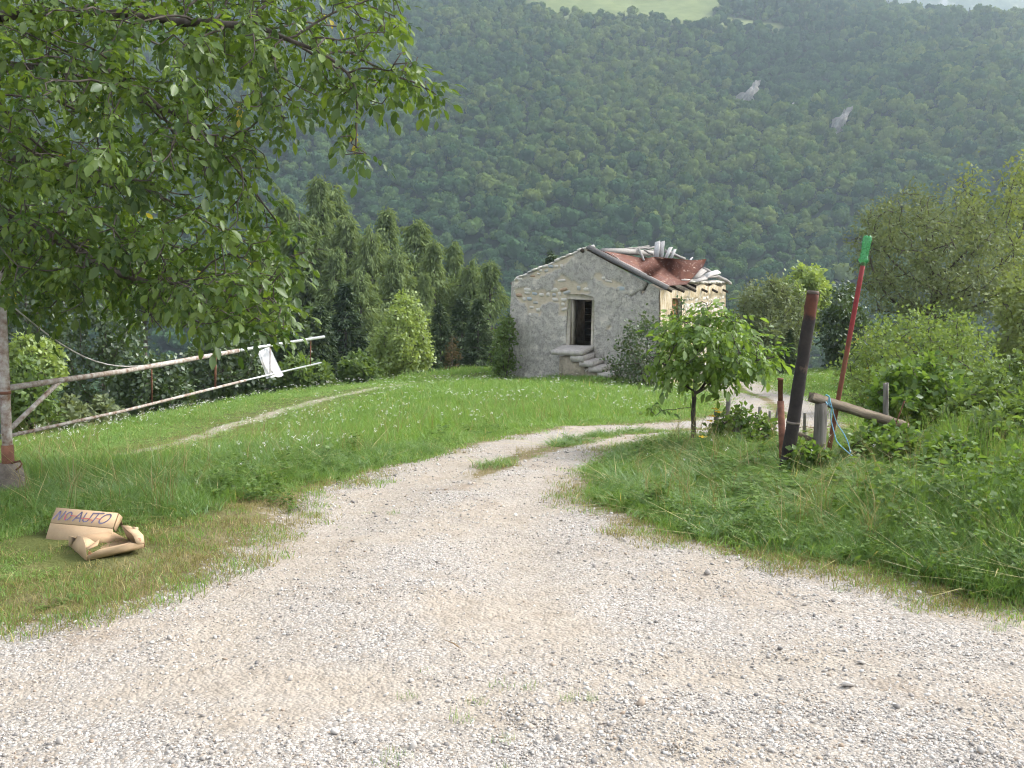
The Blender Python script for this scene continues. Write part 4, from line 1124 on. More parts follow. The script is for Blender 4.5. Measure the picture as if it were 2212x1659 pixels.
# ------------------------------------------------------------------ trees grown towards points in their crowns
def colonize(att, nodes, parent, step, reach, kill, iters, rs, droop=0.0):
    nodes = [np.asarray(n_, float) for n_ in nodes]; parent = list(parent)
    att = np.asarray(att, float); alive = np.ones(len(att), bool)
    N = np.array(nodes)
    D = np.linalg.norm(att[:, None] - N[None], axis=2)
    near, nd = D.argmin(1), D.min(1)
    for _ in range(iters):
        ok = alive & (nd < reach)
        if not ok.any(): break
        idx = near[ok]
        dirs = att[ok] - np.array(nodes)[idx]
        dirs /= np.linalg.norm(dirs, axis=1, keepdims=True) + 1e-9
        acc = np.zeros((len(nodes), 3)); np.add.at(acc, idx, dirs)
        grow = np.unique(idx)
        g = acc[grow] + rs.normal(0, .25, (len(grow), 3)); g[:, 2] -= droop
        g /= np.linalg.norm(g, axis=1, keepdims=True) + 1e-9
        new = np.array(nodes)[grow] + g * step
        base = len(nodes)
        nodes.extend(new); parent.extend(grow.tolist())
        D = np.linalg.norm(att[:, None] - new[None], axis=2)
        m = D.min(1); better = m < nd
        near = np.where(better, base + D.argmin(1), near); nd = np.where(better, m, nd)
        alive &= nd > kill
    return np.array(nodes), np.array(parent)

def branch_radii(parent, tip, power=2.4, cap=None):
    n_ = len(parent); w = np.zeros(n_); kids = np.bincount(parent[parent >= 0], minlength=n_)
    w[kids == 0] = 1
    for i in range(n_ - 1, 0, -1):
        if parent[i] >= 0: w[parent[i]] += w[i]
    r = tip * np.maximum(w, 1) ** (1 / power)
    return (np.minimum(r, cap) if cap else r), kids, w

def branch_mesh(name, nodes, parent, r, mat, sel=None, n=5):
    i = np.where(parent >= 0)[0]
    if sel is not None: i = i[sel[i]]
    a, b = nodes[parent[i]], nodes[i]
    d = b - a
    M = frames(d)
    th = np.arange(n) * 2 * math.pi / n
    ring = np.cos(th)[None, :, None] * M[:, None, :, 0] + np.sin(th)[None, :, None] * M[:, None, :, 2]
    ra = np.minimum(r[parent[i]], r[i] * 1.35)
    V = np.concatenate([a[:, None] + ring * ra[:, None, None], b[:, None] + ring * r[i][:, None, None]], 1)
    k = np.arange(n); k1 = (k + 1) % n
    q = np.stack([k, k1, n + k1, n + k], -1)
    Q = (q[None] + (np.arange(len(i)) * 2 * n)[:, None, None]).reshape(-1, 4)
    return mesh_np(name, V.reshape(-1, 3), Q, None, True, None, [mat])

def sample_poly(poly, n, rs, d0, d1):
    """points in a crown whose outline is known from the front, spread over its depth"""
    p = np.array(poly, float); lo, hi = p.min(0), p.max(0); out = []
    while len(out) < n:
        c = lo + rs.random((n * 2, 2)) * (hi - lo)
        c = c[poly_sd(c[:, 0], c[:, 1], p) > 0]
        out.extend(c.tolist())
    c = np.array(out[:n])
    sd = poly_sd(c[:, 0], c[:, 1], p); sd = np.sqrt(np.clip(sd / (sd.max() * .8), 0, 1))
    mid, half = (d0 + d1) / 2, (d1 - d0) / 2
    d = mid + half * sd * rs.uniform(-1, 1, n) * .98
    return np.array([vat(x, y, k) for (x, y), k in zip(c, d)])

def leaf_shape(w, fold=.12, droop=.12):
    """simple leaf, base at origin, length 1 along +y"""
    V = np.array([(0, 0, 0), (-w * .42, .28, fold * w), (-w * .5, .58, fold * w - droop * .25), (-w * .26, .84, -droop * .55), (0, 1, -droop),
                  (w * .26, .84, -droop * .55), (w * .5, .58, fold * w - droop * .25), (w * .42, .28, fold * w), (0, .5, -droop * .2)])
    F = np.array([(8, 0, 7), (8, 7, 6), (8, 6, 5), (8, 5, 4), (8, 4, 3), (8, 3, 2), (8, 2, 1), (8, 1, 0)])
    return V, F
LV, LF = leaf_shape(.52)
SV = np.array([(0, 0, 0), (-.24, .5, .05), (0, 1, -.08), (.24, .5, .05)]); SF = np.array([(0, 3, 2), (0, 2, 1)])
OV = np.array([(0, 0, 0), (-.36, .45, .06), (0, 1, -.1), (.36, .45, .06)]); OF = SF

def compound(rs, pairs=3, size=.10):
    """pinnate leaf: paired leaflets and a larger end one on a bending stalk"""
    Vs, Fs, n_ = [], [], 0
    ln = size * (.9 + pairs * .62)
    def stalk(f): return np.array((0, ln * f, -ln * .42 * f * f))
    for k in range(pairs + 1):
        f = 1.0 if k == pairs else .32 + .58 * k / pairs
        for sg in ((0,) if k == pairs else (-1, 1)):
            L = size * (1.15 if k == pairs else .70 + .28 * k / pairs) * rs.uniform(.85, 1.12)
            ang = sg * rs.uniform(.75, 1.15)
            d = np.array([(math.sin(ang), math.cos(ang), -.45 - .35 * f + rs.normal(0, .18))])
            M = frames(d, roll=rs.normal(0, .35, 1))[0] * L
            Vs.append(LV @ M.T + stalk(f)); Fs.append(LF + n_); n_ += len(LV)
    ks = np.linspace(0, 1, 5); S = np.array([stalk(k) for k in ks]); w_ = size * .022
    Vs.append(np.vstack([S + (w_, 0, 0), S - (w_, 0, 0)])); m = n_
    Fs.append(np.array([f for k in range(4) for f in ((m + k, m + k + 1, m + 5 + k), (m + k + 1, m + 6 + k, m + 5 + k))]))
    return np.vstack(Vs), np.vstack(Fs)

m_walnut = mat_leaf('walnut_leaves', (.040, .082, .016), (.130, .192, .038), (.36, .30, .05), trans=.40, gloss=.028, rough=.42, hue_by_object=0.0, yfrac=.006)
m_wbark = mat_bark('walnut_bark', (.045, .038, .032), (.13, .115, .10), 9)
CV = [compound(np.random.default_rng(50 + k), 2 + k % 2, .105) for k in range(5)]
def walnut(name, label, base, limbs, polys, tipr, step, reach, kill, per_node, size, seed, n_parts, group=None, thin=6, droop=.15, mat=None):
    rs = np.random.default_rng(seed)
    root = empty(name, base, label, 'tree', group)
    nodes, parent = [np.asarray(base, float)], [-1]
    for ln in limbs:                                   # trunk first, then limbs starting on it
        prev = None
        for k, p_ in enumerate(ln):
            p_ = np.asarray(p_, float)
            if k == 0:
                prev = int(np.argmin([np.linalg.norm(p_ - q_) for q_ in nodes])); continue
            m_ = max(1, int(np.linalg.norm(p_ - nodes[prev]) / step)); a0 = nodes[prev].copy()
            for j in range(1, m_ + 1):
                nodes.append(a0 + (p_ - a0) * j / m_ + rs.normal(0, step * .10, 3)); parent.append(prev); prev = len(nodes) - 1
    n0 = len(nodes)
    att = np.vstack([sample_poly(pl, n_, rs, d0, d1) for pl, n_, d0, d1 in polys])
    N, par = colonize(att, nodes, parent, step, reach, kill, 90, rs, droop)
    r, kids, w = branch_radii(par, tipr, 2.3)
    nb = np.asarray(base)
    thick = r > tipr * 5.2
    link('trunk', branch_mesh('trunk', N - nb, par, r, m_wbark, None, 6), root)
    leafy = np.where((w <= thin) & (np.arange(len(N)) >= n0))[0]
    idx = np.repeat(leafy, rs.poisson(per_node, len(leafy)))
    d0 = N[idx] - N[par[idx]]; d0 /= np.linalg.norm(d0, axis=1, keepdims=True)
    d = d0 * .5 + rs.normal(0, .55, (len(idx), 3)); d[:, 2] = d[:, 2] * .6 - .10
    M = frames(d, roll=rs.normal(0, .4, len(idx))) * (size * rs.uniform(.58, 1.3, len(idx)))[:, None, None]
    P = N[idx] + (N[par[idx]] - N[idx]) * rs.random((len(idx), 1))
    var = rs.random(len(idx)); pick = rs.integers(0, len(CV), len(idx))
    show = M[:, :, 1] / np.linalg.norm(M[:, :, 1], axis=1, keepdims=True)
    vis = np.linalg.norm(M[:, :, 1], axis=1) / P[:, 1] * ((abs(P[:, 0] / P[:, 1]) < .52) & ((P[:, 2] - 1.6) / P[:, 1] < .31))
    near_ = set(np.argsort(-vis)[:n_parts].tolist()) if n_parts else set()
    Vs, Fs, Va, n_ = [], [], [], 0
    pm = []
    if n_parts:
        for k, (tv, tf) in enumerate(CV):
            for v_ in (.12, .38, .62, .85):
                pm.append(mesh_np('leaf', tv, None, tf, False, {'var': np.full(len(tv), v_)}, [mat or m_walnut]))
    for k, (tv, tf) in enumerate(CV):
        s_ = np.array([i for i in np.where(pick == k)[0] if i not in near_])
        if len(s_):
            V, F, idn = stamp(tv, tf, M[s_], P[s_] - nb); Vs.append(V); Fs.append(F + n_); Va.append(var[s_][idn]); n_ += len(V)
    o = link('crown', mesh_np('crown', np.vstack(Vs), None, np.vstack(Fs), False, {'var': np.concatenate(Va)}, [mat or m_walnut]), root)
    o['kind'] = 'stuff'
    for i in sorted(near_):
        lo_ = bpy.data.objects.new('leaf', pm[pick[i] * 4 + int(var[i] * 3.99)]); COL.objects.link(lo_)
        lo_.parent = root
        lo_.matrix_local = Matrix(np.vstack([np.hstack([M[i], (P[i] - nb)[:, None]]), (0, 0, 0, 1)]).tolist())
    print(name, 'nodes', len(N), 'leaves', len(idx))
    return root

tb = np.array((-7.0, 9.4, gz(-7.0, 9.4) - .1))
fork = tb + (.25, -.2, 2.6)
walnut('walnut_tree', 'large old walnut tree overhanging from the left, drooping branches full of leaves', tb,
    [[tb, tb + (.1, -.1, 1.4), fork], [fork, fork + (.5, -.3, 1.4), vat(60, 20, 8.6), vat(330, 40, 8.2), vat(560, 60, 7.8)], [fork, vat(-60, 330, 8.6), vat(130, 350, 8.2), vat(250, 395, 8.0)],
     [fork, vat(-80, 500, 8.8), vat(60, 490, 8.4), vat(110, 500, 8.3)], [fork, vat(-50, 150, 8.7), vat(200, 140, 8.3), vat(420, 270, 8.0)], [fork, vat(-60, 420, 8.2), vat(200, 560, 8.0), vat(380, 640, 8.0)],
     [fork, fork + (-1.2, .4, 1.8), fork + (-1.8, .8, 3.2)], [fork, fork + (-.6, 1.2, 1.6), fork + (-.9, 2.4, 2.6)]],
    [([(-120, -60), (870, -60), (895, 60), (915, 140), (955, 200), (940, 232), (860, 235), (780, 225), (720, 250), (660, 280), (600, 290), (575, 340), (595, 400), (620, 460), (670, 520), (710, 562), (650, 590), (610, 640), (625, 735), (560, 725), (480, 690), (330, 695), (200, 660), (100, 680), (-100, 690)], 2300, 6.3, 10.4),
     ([(-200, -200), (700, -200), (500, 330), (330, 600), (-200, 620)], 600, 6.6, 11.5),
     ([(-220, 120), (200, 160), (330, 400), (300, 640), (-220, 640)], 520, 8.4, 12.2),
     ([(300, 560), (480, 540), (620, 600), (640, 730), (560, 735), (470, 700), (300, 700)], 260, 6.8, 8.6),
     ([(690, 285), (760, 300), (832, 328), (822, 362), (780, 350), (730, 325)], 45, 7.0, 7.8),
     ([(300, 690), (420, 700), (400, 745), (320, 740)], 12, 7.2, 8.2)],
    .0042, .115, .9, .155, 1.75, .78, 5, 300, None, 8, .22)
m_young = mat_leaf('young_walnut_leaves', (.085, .150, .032), (.20, .29, .075), (.34, .28, .05), trans=.45, gloss=.03, rough=.42, hue_by_object=0.0, yfrac=.006)
yb = hit(693, 447)
walnut('young_walnut_tree', 'small young walnut tree with bright green leaves standing beside the track', yb,
    [[yb, yb + (.0, 0, .35), vat(1500, 850, yb[1])], [vat(1500, 850, yb[1]), vat(1505, 760, yb[1]), vat(1530, 690, yb[1]), vat(1528, 655, yb[1])],
     [vat(1500, 850, yb[1]), vat(1600, 790, yb[1] - .2), vat(1675, 770, yb[1] - .2)], [vat(1500, 850, yb[1]), vat(1440, 790, yb[1] - .2), vat(1405, 770, yb[1])],
     [vat(1530, 860, yb[1] + .1), vat(1570, 760, yb[1] + .2), vat(1588, 690, yb[1] + .1)], [vat(1500, 880, yb[1]), vat(1430, 885, yb[1] - .1), vat(1420, 900, yb[1] - .1)]],
    [([(1400, 775), (1432, 705), (1490, 668), (1560, 660), (1615, 685), (1650, 735), (1695, 755), (1690, 780), (1640, 805), (1560, 825), (1460, 822), (1412, 800)], 420, yb[1] - .85, yb[1] + .85),
     ([(1510, 640), (1540, 636), (1550, 690), (1510, 690)], 22, yb[1] - .2, yb[1] + .2), ([(1580, 660), (1606, 662), (1610, 710), (1575, 710)], 20, yb[1] - .2, yb[1] + .2),
     ([(1405, 870), (1440, 870), (1440, 905), (1410, 905)], 8, yb[1] - .3, yb[1])],
    .0032, .075, .5, .085, 1.9, .82, 9, 0, None, 6, .0, m_young)

# ---- generic broadleaved trees and shrubs
m_trunk = mat_bark('grey_brown_bark', (.05, .043, .036), (.15, .13, .11), 3)
LEAF = {
 'bright': mat_leaf('bright_tree_leaves', (.18, .245, .07), (.32, .40, .135), trans=.35, gloss=.04, hue_by_object=.15),
 'willow': mat_leaf('grey_green_leaves', (.105, .135, .070), (.205, .24, .130), trans=.24, gloss=.015, hue_by_object=.15),
 'poplar': mat_leaf('yellow_green_leaves', (.130, .165, .062), (.255, .30, .120), trans=.28, gloss=.015, hue_by_object=.1),
 'hazel': mat_leaf('hedge_leaves', (.10, .155, .046), (.23, .295, .10), (.30, .26, .07), trans=.34, gloss=.015, hue_by_object=.1, yfrac=.04),
 'dark': mat_leaf('dark_green_leaves', (.036, .066, .024), (.105, .150, .048), trans=.28, gloss=.06, hue_by_object=.25),
 'mid': mat_leaf('mid_green_leaves', (.070, .120, .034), (.160, .220, .072), trans=.32, gloss=.02, hue_by_object=.3),
 'bramble': mat_leaf('bramble_leaves', (.055, .110, .026), (.165, .245, .065), trans=.38, gloss=.025, hue_by_object=0, rough=.4),
 'larch': mat_leaf('larch_needles', (.115, .165, .075), (.235, .295, .135), trans=.25, gloss=0, hue_by_object=.35),
 'spruce': mat_leaf('spruce_needles', (.030, .056, .028), (.085, .120, .052), trans=.12, gloss=.02, hue_by_object=.3),
 'brown': mat_leaf('dying_needles', (.10, .075, .045), (.17, .13, .07), trans=.15, gloss=0, hue_by_object=.3),
}
def leafy_tree(name, label, polys, d, base, n_att, lsize, per, leaf, seed, cat='tree', group=None, shape=(OV, OF), tip=.006, step=None, trunk_to=None, spread=1.6, thin=5, stems=1, up=0.0, core=True):
    rs = np.random.default_rng(seed)
    base = np.asarray(base, float)
    allp = np.vstack([np.array(pl) for pl, _, _ in polys])
    wpx = (allp[:, 0].max() - allp[:, 0].min()) / 2212 * 1024 / FPX * d
    hpx = (allp[:, 1].max() - allp[:, 1].min()) / 2212 * 1024 / FPX * d
    step = step or max(wpx, hpx) / 22
    tot = sum(k for _, k, _ in polys)
    att = np.vstack([sample_poly(pl, max(6, int(n_att * k / tot)), rs, d - dh, d + dh) for pl, k, dh in polys])
    root = empty(name, base, label, cat, group)
    nodes, parent = [base.copy()], [-1]
    c = att.mean(0)
    for s_ in range(stems):
        tgt = c + (c - base) * (-.25) + (rs.normal(0, .3 * wpx * (stems > 1), 3) * (1, 1, .2)) if trunk_to is None else np.asarray(trunk_to)
        m_ = max(2, int(np.linalg.norm(tgt - base) / step)); prev = 0
        for j in range(1, m_ + 1):
            nodes.append(base + (tgt - base) * j / m_ + rs.normal(0, step * .12, 3) * (1, 1, .3)); parent.append(prev); prev = len(nodes) - 1
    n0 = len(nodes)
    N, par = colonize(att, nodes, parent, step, max(wpx, hpx) * 1.2, step * 1.5, 60, rs)
    r, kids, w = branch_radii(par, tip, 2.2)
    trunk = w > max(w) * .30
    link('trunk', branch_mesh('trunk', N - base, par, r, m_trunk, None, 5), root)
    leafy = np.where((w <= thin) & (np.arange(len(N)) >= n0))[0]
    idx = np.repeat(leafy, rs.poisson(per, len(leafy)))
    n_ = len(idx)
    P = N[idx] + (N[par[idx]] - N[idx]) * rs.random((n_, 1)) + rs.normal(0, step * spread * .5, (n_, 3))
    d_ = (P - N[idx]) + rs.normal(0, step * .8, (n_, 3)); d_[:, 2] += up * step - .1 * step
    M = frames(d_, roll=rs.normal(0, .8, n_)) * (lsize * rs.uniform(.65, 1.3, n_))[:, None, None]
    V, F, idn = stamp(shape[0], shape[1], M, P - base)
    cl = rs.random(len(N))[idx] * .6 + rs.random(n_) * .4                      # leaves of one twig share a tone
    o = link('crown', mesh_np('crown', V, None, F, False, {'var': cl[idn]}, [LEAF[leaf]]), root)
    o['kind'] = 'stuff'
    return root
def foot(x, y, d):
    p_ = vat(x, y, d); p_[2] = gz(p_[0], p_[1]) - .1
    return p_

# right of the track
leafy_tree('willow_tree', 'broad grey-green bushy tree behind the red pole', [([(1850, 470), (1890, 430), (1960, 410), (2050, 415), (2110, 440), (2160, 500), (2180, 560), (2200, 640), (2130, 690), (2000, 700), (1890, 680), (1850, 600), (1840, 530)], 10, 3.6)],
           31, foot(2020, 800, 31), 900, .135, 27, 'willow', 21, shape=(SV, SF), tip=.011, thin=6, spread=1.5)
leafy_tree('poplar_tree', 'tall yellow-green poplar with two plumes reaching highest at the edge', [([(2045, 470), (2058, 410), (2080, 370), (2102, 345), (2118, 390), (2115, 470)], 5, 1.6), ([(2110, 470), (2125, 420), (2155, 395), (2185, 335), (2225, 310), (2250, 330), (2260, 420), (2250, 560), (2270, 700), (2240, 800), (2180, 780), (2150, 640), (2120, 560)], 10, 3.2)],
           40, foot(2190, 830, 40), 850, .165, 27, 'poplar', 22, shape=(OV, OF), tip=.011, thin=6, spread=1.35, up=.6)
leafy_tree('broadleaf_tree', 'dense tree at the picture edge below the poplar plumes', [([(2150, 640), (2212, 560), (2300, 560), (2330, 700), (2330, 850), (2200, 870), (2150, 780)], 10, 3.0)],
           27, foot(2240, 880, 27), 520, .13, 24, 'poplar', 23, tip=.009, thin=6)
leafy_tree('hazel_shrub', 'yellowish green shrub standing in front of the broad grey-green tree', [([(1800, 800), (1850, 730), (1900, 690), (1960, 668), (2040, 665), (2110, 690), (2150, 740), (2170, 840), (2080, 900), (1900, 900), (1830, 860)], 10, 2.4)],
           21, foot(1990, 905, 21), 700, .09, 21, 'hazel', 24, 'shrub', tip=.006, stems=4, thin=6, up=.3)
leafy_tree('hazel_shrub', 'darker rounded shrub right of the yellowish one, under the edge trees', [([(2080, 840), (2140, 790), (2200, 770), (2280, 790), (2300, 920), (2200, 950), (2100, 930)], 10, 1.8)],
           16, foot(2190, 960, 16), 480, .09, 12, 'mid', 25, 'shrub', tip=.005, stems=4, thin=6)
leafy_tree('weeping_birch', 'soft grey-green weeping birch beyond the house corner', [([(1600, 640), (1640, 600), (1700, 600), (1740, 660), (1750, 760), (1690, 800), (1610, 790), (1590, 720)], 10, 3.4)],
           52, foot(1670, 810, 52), 520, .21, 24, 'willow', 26, shape=(SV, SF), tip=.012, thin=6)
leafy_tree('broadleaf_tree', 'light green round-topped tree right behind the weeping birch', [([(1680, 620), (1720, 580), (1760, 572), (1790, 610), (1795, 690), (1740, 720), (1690, 690)], 10, 3.0)],
           60, foot(1740, 800, 60), 400, .24, 20, 'bright', 27, tip=.014, thin=6)
leafy_tree('broadleaf_tree', 'dull dark green tree between the weeping birch and the red pole', [([(1770, 700), (1800, 620), (1840, 610), (1870, 690), (1870, 790), (1790, 800)], 10, 3.0)],
           56, foot(1820, 810, 56), 400, .22, 20, 'dark', 28, tip=.014, thin=6)
# brambles and rough growth on the bank
def shrub_at(name, label, poly, dh, d, n_att, lsize, per, leaf, seed, stems=4, shape=(OV, OF), cat='shrub', group=None, by=None, **kw):
    p_ = np.array(poly); bx = p_[:, 0].mean(); byy = p_[:, 1].max() if by is None else by
    return leafy_tree(name, label, [(poly, 10, dh)], d, foot(bx, byy, d), n_att, lsize, per, leaf, seed, cat, group, shape, kw.pop('tip', .004), stems=stems, thin=6, **kw)
shrub_at('bramble_thicket', 'big bramble thicket arching up behind the tied beam', [(1880, 900), (1870, 830), (1920, 785), (2000, 765), (2060, 790), (2110, 860), (2140, 930), (2090, 980), (1950, 990), (1890, 960)], 1.0, 12.2, 560, .09, 11, 'bramble', 31, 5)
shrub_at('bramble_bush', 'low bramble at the foot of the red pole and beam', [(1830, 960), (1880, 915), (1980, 930), (2030, 985), (1980, 1040), (1860, 1030)], .5, 9.4, 260, .07, 8, 'bramble', 32, 4)
shrub_at('bramble_bush', 'small bramble around the base of the black pipe', [(1690, 1010), (1720, 960), (1760, 955), (1800, 990), (1790, 1045), (1710, 1050)], .25, 8.75, 110, .065, 6, 'bramble', 33, 3)
shrub_at('bramble_bush', 'bramble clump with the tipped stump and yellow flowers beside the young walnut', [(1520, 930), (1560, 885), (1620, 880), (1670, 920), (1660, 970), (1560, 985)], .45, 11.3, 190, .062, 6.5, 'bramble', 34, 4)
shrub_at('leafy_shrub', 'leafy scrub spreading to the right of the bramble thicket', [(2060, 960), (2110, 900), (2160, 870), (2240, 860), (2300, 900), (2300, 1060), (2100, 1060)], .8, 9.6, 420, .075, 10, 'mid', 35, 6)
shrub_at('house_shrub', 'dark wispy shrub growing against the gable beside the stone steps', [(1300, 800), (1330, 740), (1360, 690), (1385, 660), (1420, 690), (1445, 660), (1478, 645), (1480, 720), (1450, 790), (1420, 835), (1340, 840)], .9, 34.4, 420, .12, 9, 'dark', 36, 6, by=845, tip=.006, up=.5)
shrub_at('corner_shrub', 'narrow dark green bush at the left corner of the house', [(1062, 790), (1068, 740), (1085, 690), (1105, 670), (1115, 720), (1112, 800), (1080, 815)], .7, 38.8, 300, .14, 11, 'mid', 37, 3, by=815, tip=.006)

shrub_at('leafy_shrub', 'rank leafy growth at the picture edge above the gravel', [(2100, 1060), (2150, 1000), (2240, 985), (2300, 1040), (2290, 1180), (2120, 1160)], .55, 7.6, 380, .06, 9, 'mid', 38, 6)
shrub_at('leafy_shrub', 'low leafy tangle right of the iron rod', [(1960, 1010), (2000, 955), (2080, 940), (2140, 1000), (2120, 1080), (1980, 1075)], .55, 8.8, 360, .065, 9, 'bramble', 39, 6)
shrub_at('leafy_shrub', 'green weeds between the wooden post and the gravel', [(1800, 1080), (1850, 1040), (1930, 1050), (1960, 1100), (1900, 1150), (1820, 1140)], .45, 7.8, 200, .05, 7, 'mid', 40, 6)
shrub_at('leafy_shrub', 'dark leafy weeds low on the bank, nearest the gravel', [(1890, 1110), (1950, 1060), (2040, 1055), (2090, 1110), (2060, 1180), (1920, 1165)], .5, 7.3, 300, .055, 8, 'mid', 43, 6)
shrub_at('leafy_shrub', 'tall leafy tangle between the bramble thicket and the picture edge', [(2030, 900), (2080, 850), (2150, 830), (2230, 850), (2240, 960), (2060, 980)], .8, 11.0, 380, .08, 10, 'mid', 44, 6)
# ---- conifers
def conifer_mesh(kind, h, rbase, seed, n_br, cards, lw, ll, droop, low=.06):
    rs = np.random.default_rng(seed)
    f = np.sort(rs.random(n_br) ** .85)
    z0 = h * (low + (1 - low) * f)
    ang = np.arange(n_br) * 2.399 + rs.normal(0, .3, n_br)
    if kind == 'larch': R_ = rbase * (1 - f) ** .70 * rs.uniform(.35, 1.25, n_br) + .10
    else: R_ = rbase * (1 - f) ** .9 * rs.uniform(.7, 1.1, n_br) + .08
    k = rs.integers(0, n_br, cards); t_ = rs.random(cards) ** .5
    a = ang[k] + rs.normal(0, .10, cards)
    rr = R_[k] * t_
    P = np.stack([np.cos(a) * rr, np.sin(a) * rr, z0[k] + rr * (.16 if kind == 'larch' else .05) - droop * rr ** 1.5 / np.maximum(rbase, .5)], 1) + rs.normal(0, .12, (cards, 3))
    P[:, 2] -= rs.random(cards) ** 2 * ll * (1.6 if kind == 'larch' else .6)
    d = np.stack([np.cos(a), np.sin(a), -(.9 if kind == 'larch' else .35) + 0 * a], 1) + rs.normal(0, .4, (cards, 3))
    M = frames(d, roll=rs.normal(0, .7, cards)); s_ = rs.uniform(.6, 1.25, cards) * (1.1 - .45 * f[k])
    M = M * s_[:, None, None] * np.array((lw, ll, ll))[None, None]
    V, F, idn = stamp(OV, OF, M, P)
    var = (rs.random(n_br)[k] * .55 + rs.random(cards) * .45)[idn]
    mb = MB().tube([(0, 0, 0), (0, 0, h * .5), (0, 0, h * .97)], (h * .016, h * .010, .02), 7)
    for b in range(0, n_br, 2):
        mb.tube([(0, 0, z0[b]), (math.cos(ang[b]) * R_[b] * .9, math.sin(ang[b]) * R_[b] * .9, z0[b] + R_[b] * .1 - droop * R_[b] ** 1.5 / max(rbase, .5))], (h * .003, .012), 4, False)
    return mesh_np('crown', V, None, F, False, {'var': var}, [LEAF[{'larch': 'larch', 'spruce': 'spruce', 'brown': 'brown'}[kind]]]), mb.build('trunk', m_trunk, True)
CON = {'larch': [conifer_mesh('larch', 18, 4.3, 60 + k, 130, 11000, .20, .50, .22) for k in range(3)],
       'spruce': [conifer_mesh('spruce', 16, 3.9, 70 + k, 170, 8500, .27, .58, .16) for k in range(2)],
       'brown': [conifer_mesh('brown', 4, .9, 80, 45, 700, .12, .30, .1)]}
def conifer(kind, k, px, py, d, label, name, group, wide=1.0):
    """plant a tree whose tip shows at a given place"""
    top = at(px, py, d); zb = gz(top[0], top[1]) - .3
    cm, tm = CON[kind][k % len(CON[kind])]
    h = top[2] - zb; s_ = h / {'larch': 18, 'spruce': 16, 'brown': 4}[kind]
    root = empty(name, (top[0], top[1], zb), label, 'tree', group)
    root.scale = (s_ * wide, s_ * wide, s_); root.rotation_euler = (0, 0, (px * 1.7) % 6.28)
    link('trunk', tm, root); c_ = link('crown', cm, root); c_['kind'] = 'stuff'
LARCH = [(318, 180, 92), (333, 186, 97), (299, 204, 88), (286, 200, 95), (346, 217, 90), (371, 218, 84), (387, 211, 92), (417, 221, 88), (397, 240, 78), (434, 243, 82), (454, 243, 86), (471, 253, 82), (490, 263, 78), (262, 232, 84), (360, 262, 72), (425, 275, 70), (335, 250, 76), (318, 330, 60)]
words_ = ['tallest pale larch at the head of the wood', 'dark-sided larch right behind the tallest one', 'slender larch just left of the tallest one', 'larch half hidden by the walnut twigs, left of the slender one', 'low larch between the two tall groups', 'full pale larch left of the pointed pair', 'pointed larch rising highest of the middle group', 'pale pointed larch right of the middle group',
          'larch standing in front of the middle group', 'larch with a flat top behind the light green tree', 'round-topped larch on the right of the wood', 'larch second from the house side', 'last larch of the wood, nearest the house', 'larch seen through the walnut leaves', 'short larch low in front of the dark hollow', 'short larch behind the bright green tree', 'larch in the shade below the tallest ones', 'low larch hanging over the end of the barrier']
for k, ((px, py, d), lb) in enumerate(zip(LARCH, words_)):
    conifer('larch', k, px, py, d, lb, 'larch_tree', 'larches at the edge of the wood', .85 + .4 * ((k * 7) % 5) / 5)
SPR = [(345, 285, 66, 'dark spruce in the deep shade left of the bright green tree'), (320, 305, 60, 'dark spruce above the tip of the barrier'), (478, 300, 60, 'dark pointed spruce nearest the house corner'), (462, 296, 66, 'blue-green spruce left of the one nearest the house'), (440, 305, 60, 'spruce just right of the bright green tree'), (428, 330, 54, 'short spruce touching the right side of the bright tree'),
       (300, 345, 54, 'squat spruce beneath the barrier tip'), (265, 300, 62, 'dark spruce behind the plastic bag'), (225, 290, 66, 'dark spruce behind the middle of the barrier'), (848, 300, 62, 'dark conifer beside the red pole on the far side of the track'), (790, 330, 50, 'low dark conifer below the light green tree'), (551, 252, 78, 'small conifer tip peeping over the left roof slope')]
for k, (px, py, d, lb) in enumerate(SPR):
    conifer('spruce', k, px, py, d, lb, 'spruce_tree', 'dark spruces', .8 if px == 551 else 1.1)
conifer('brown', 0, 452, 336, 45, 'small dying brown conifer at the meadow edge', 'dying_conifer', None)
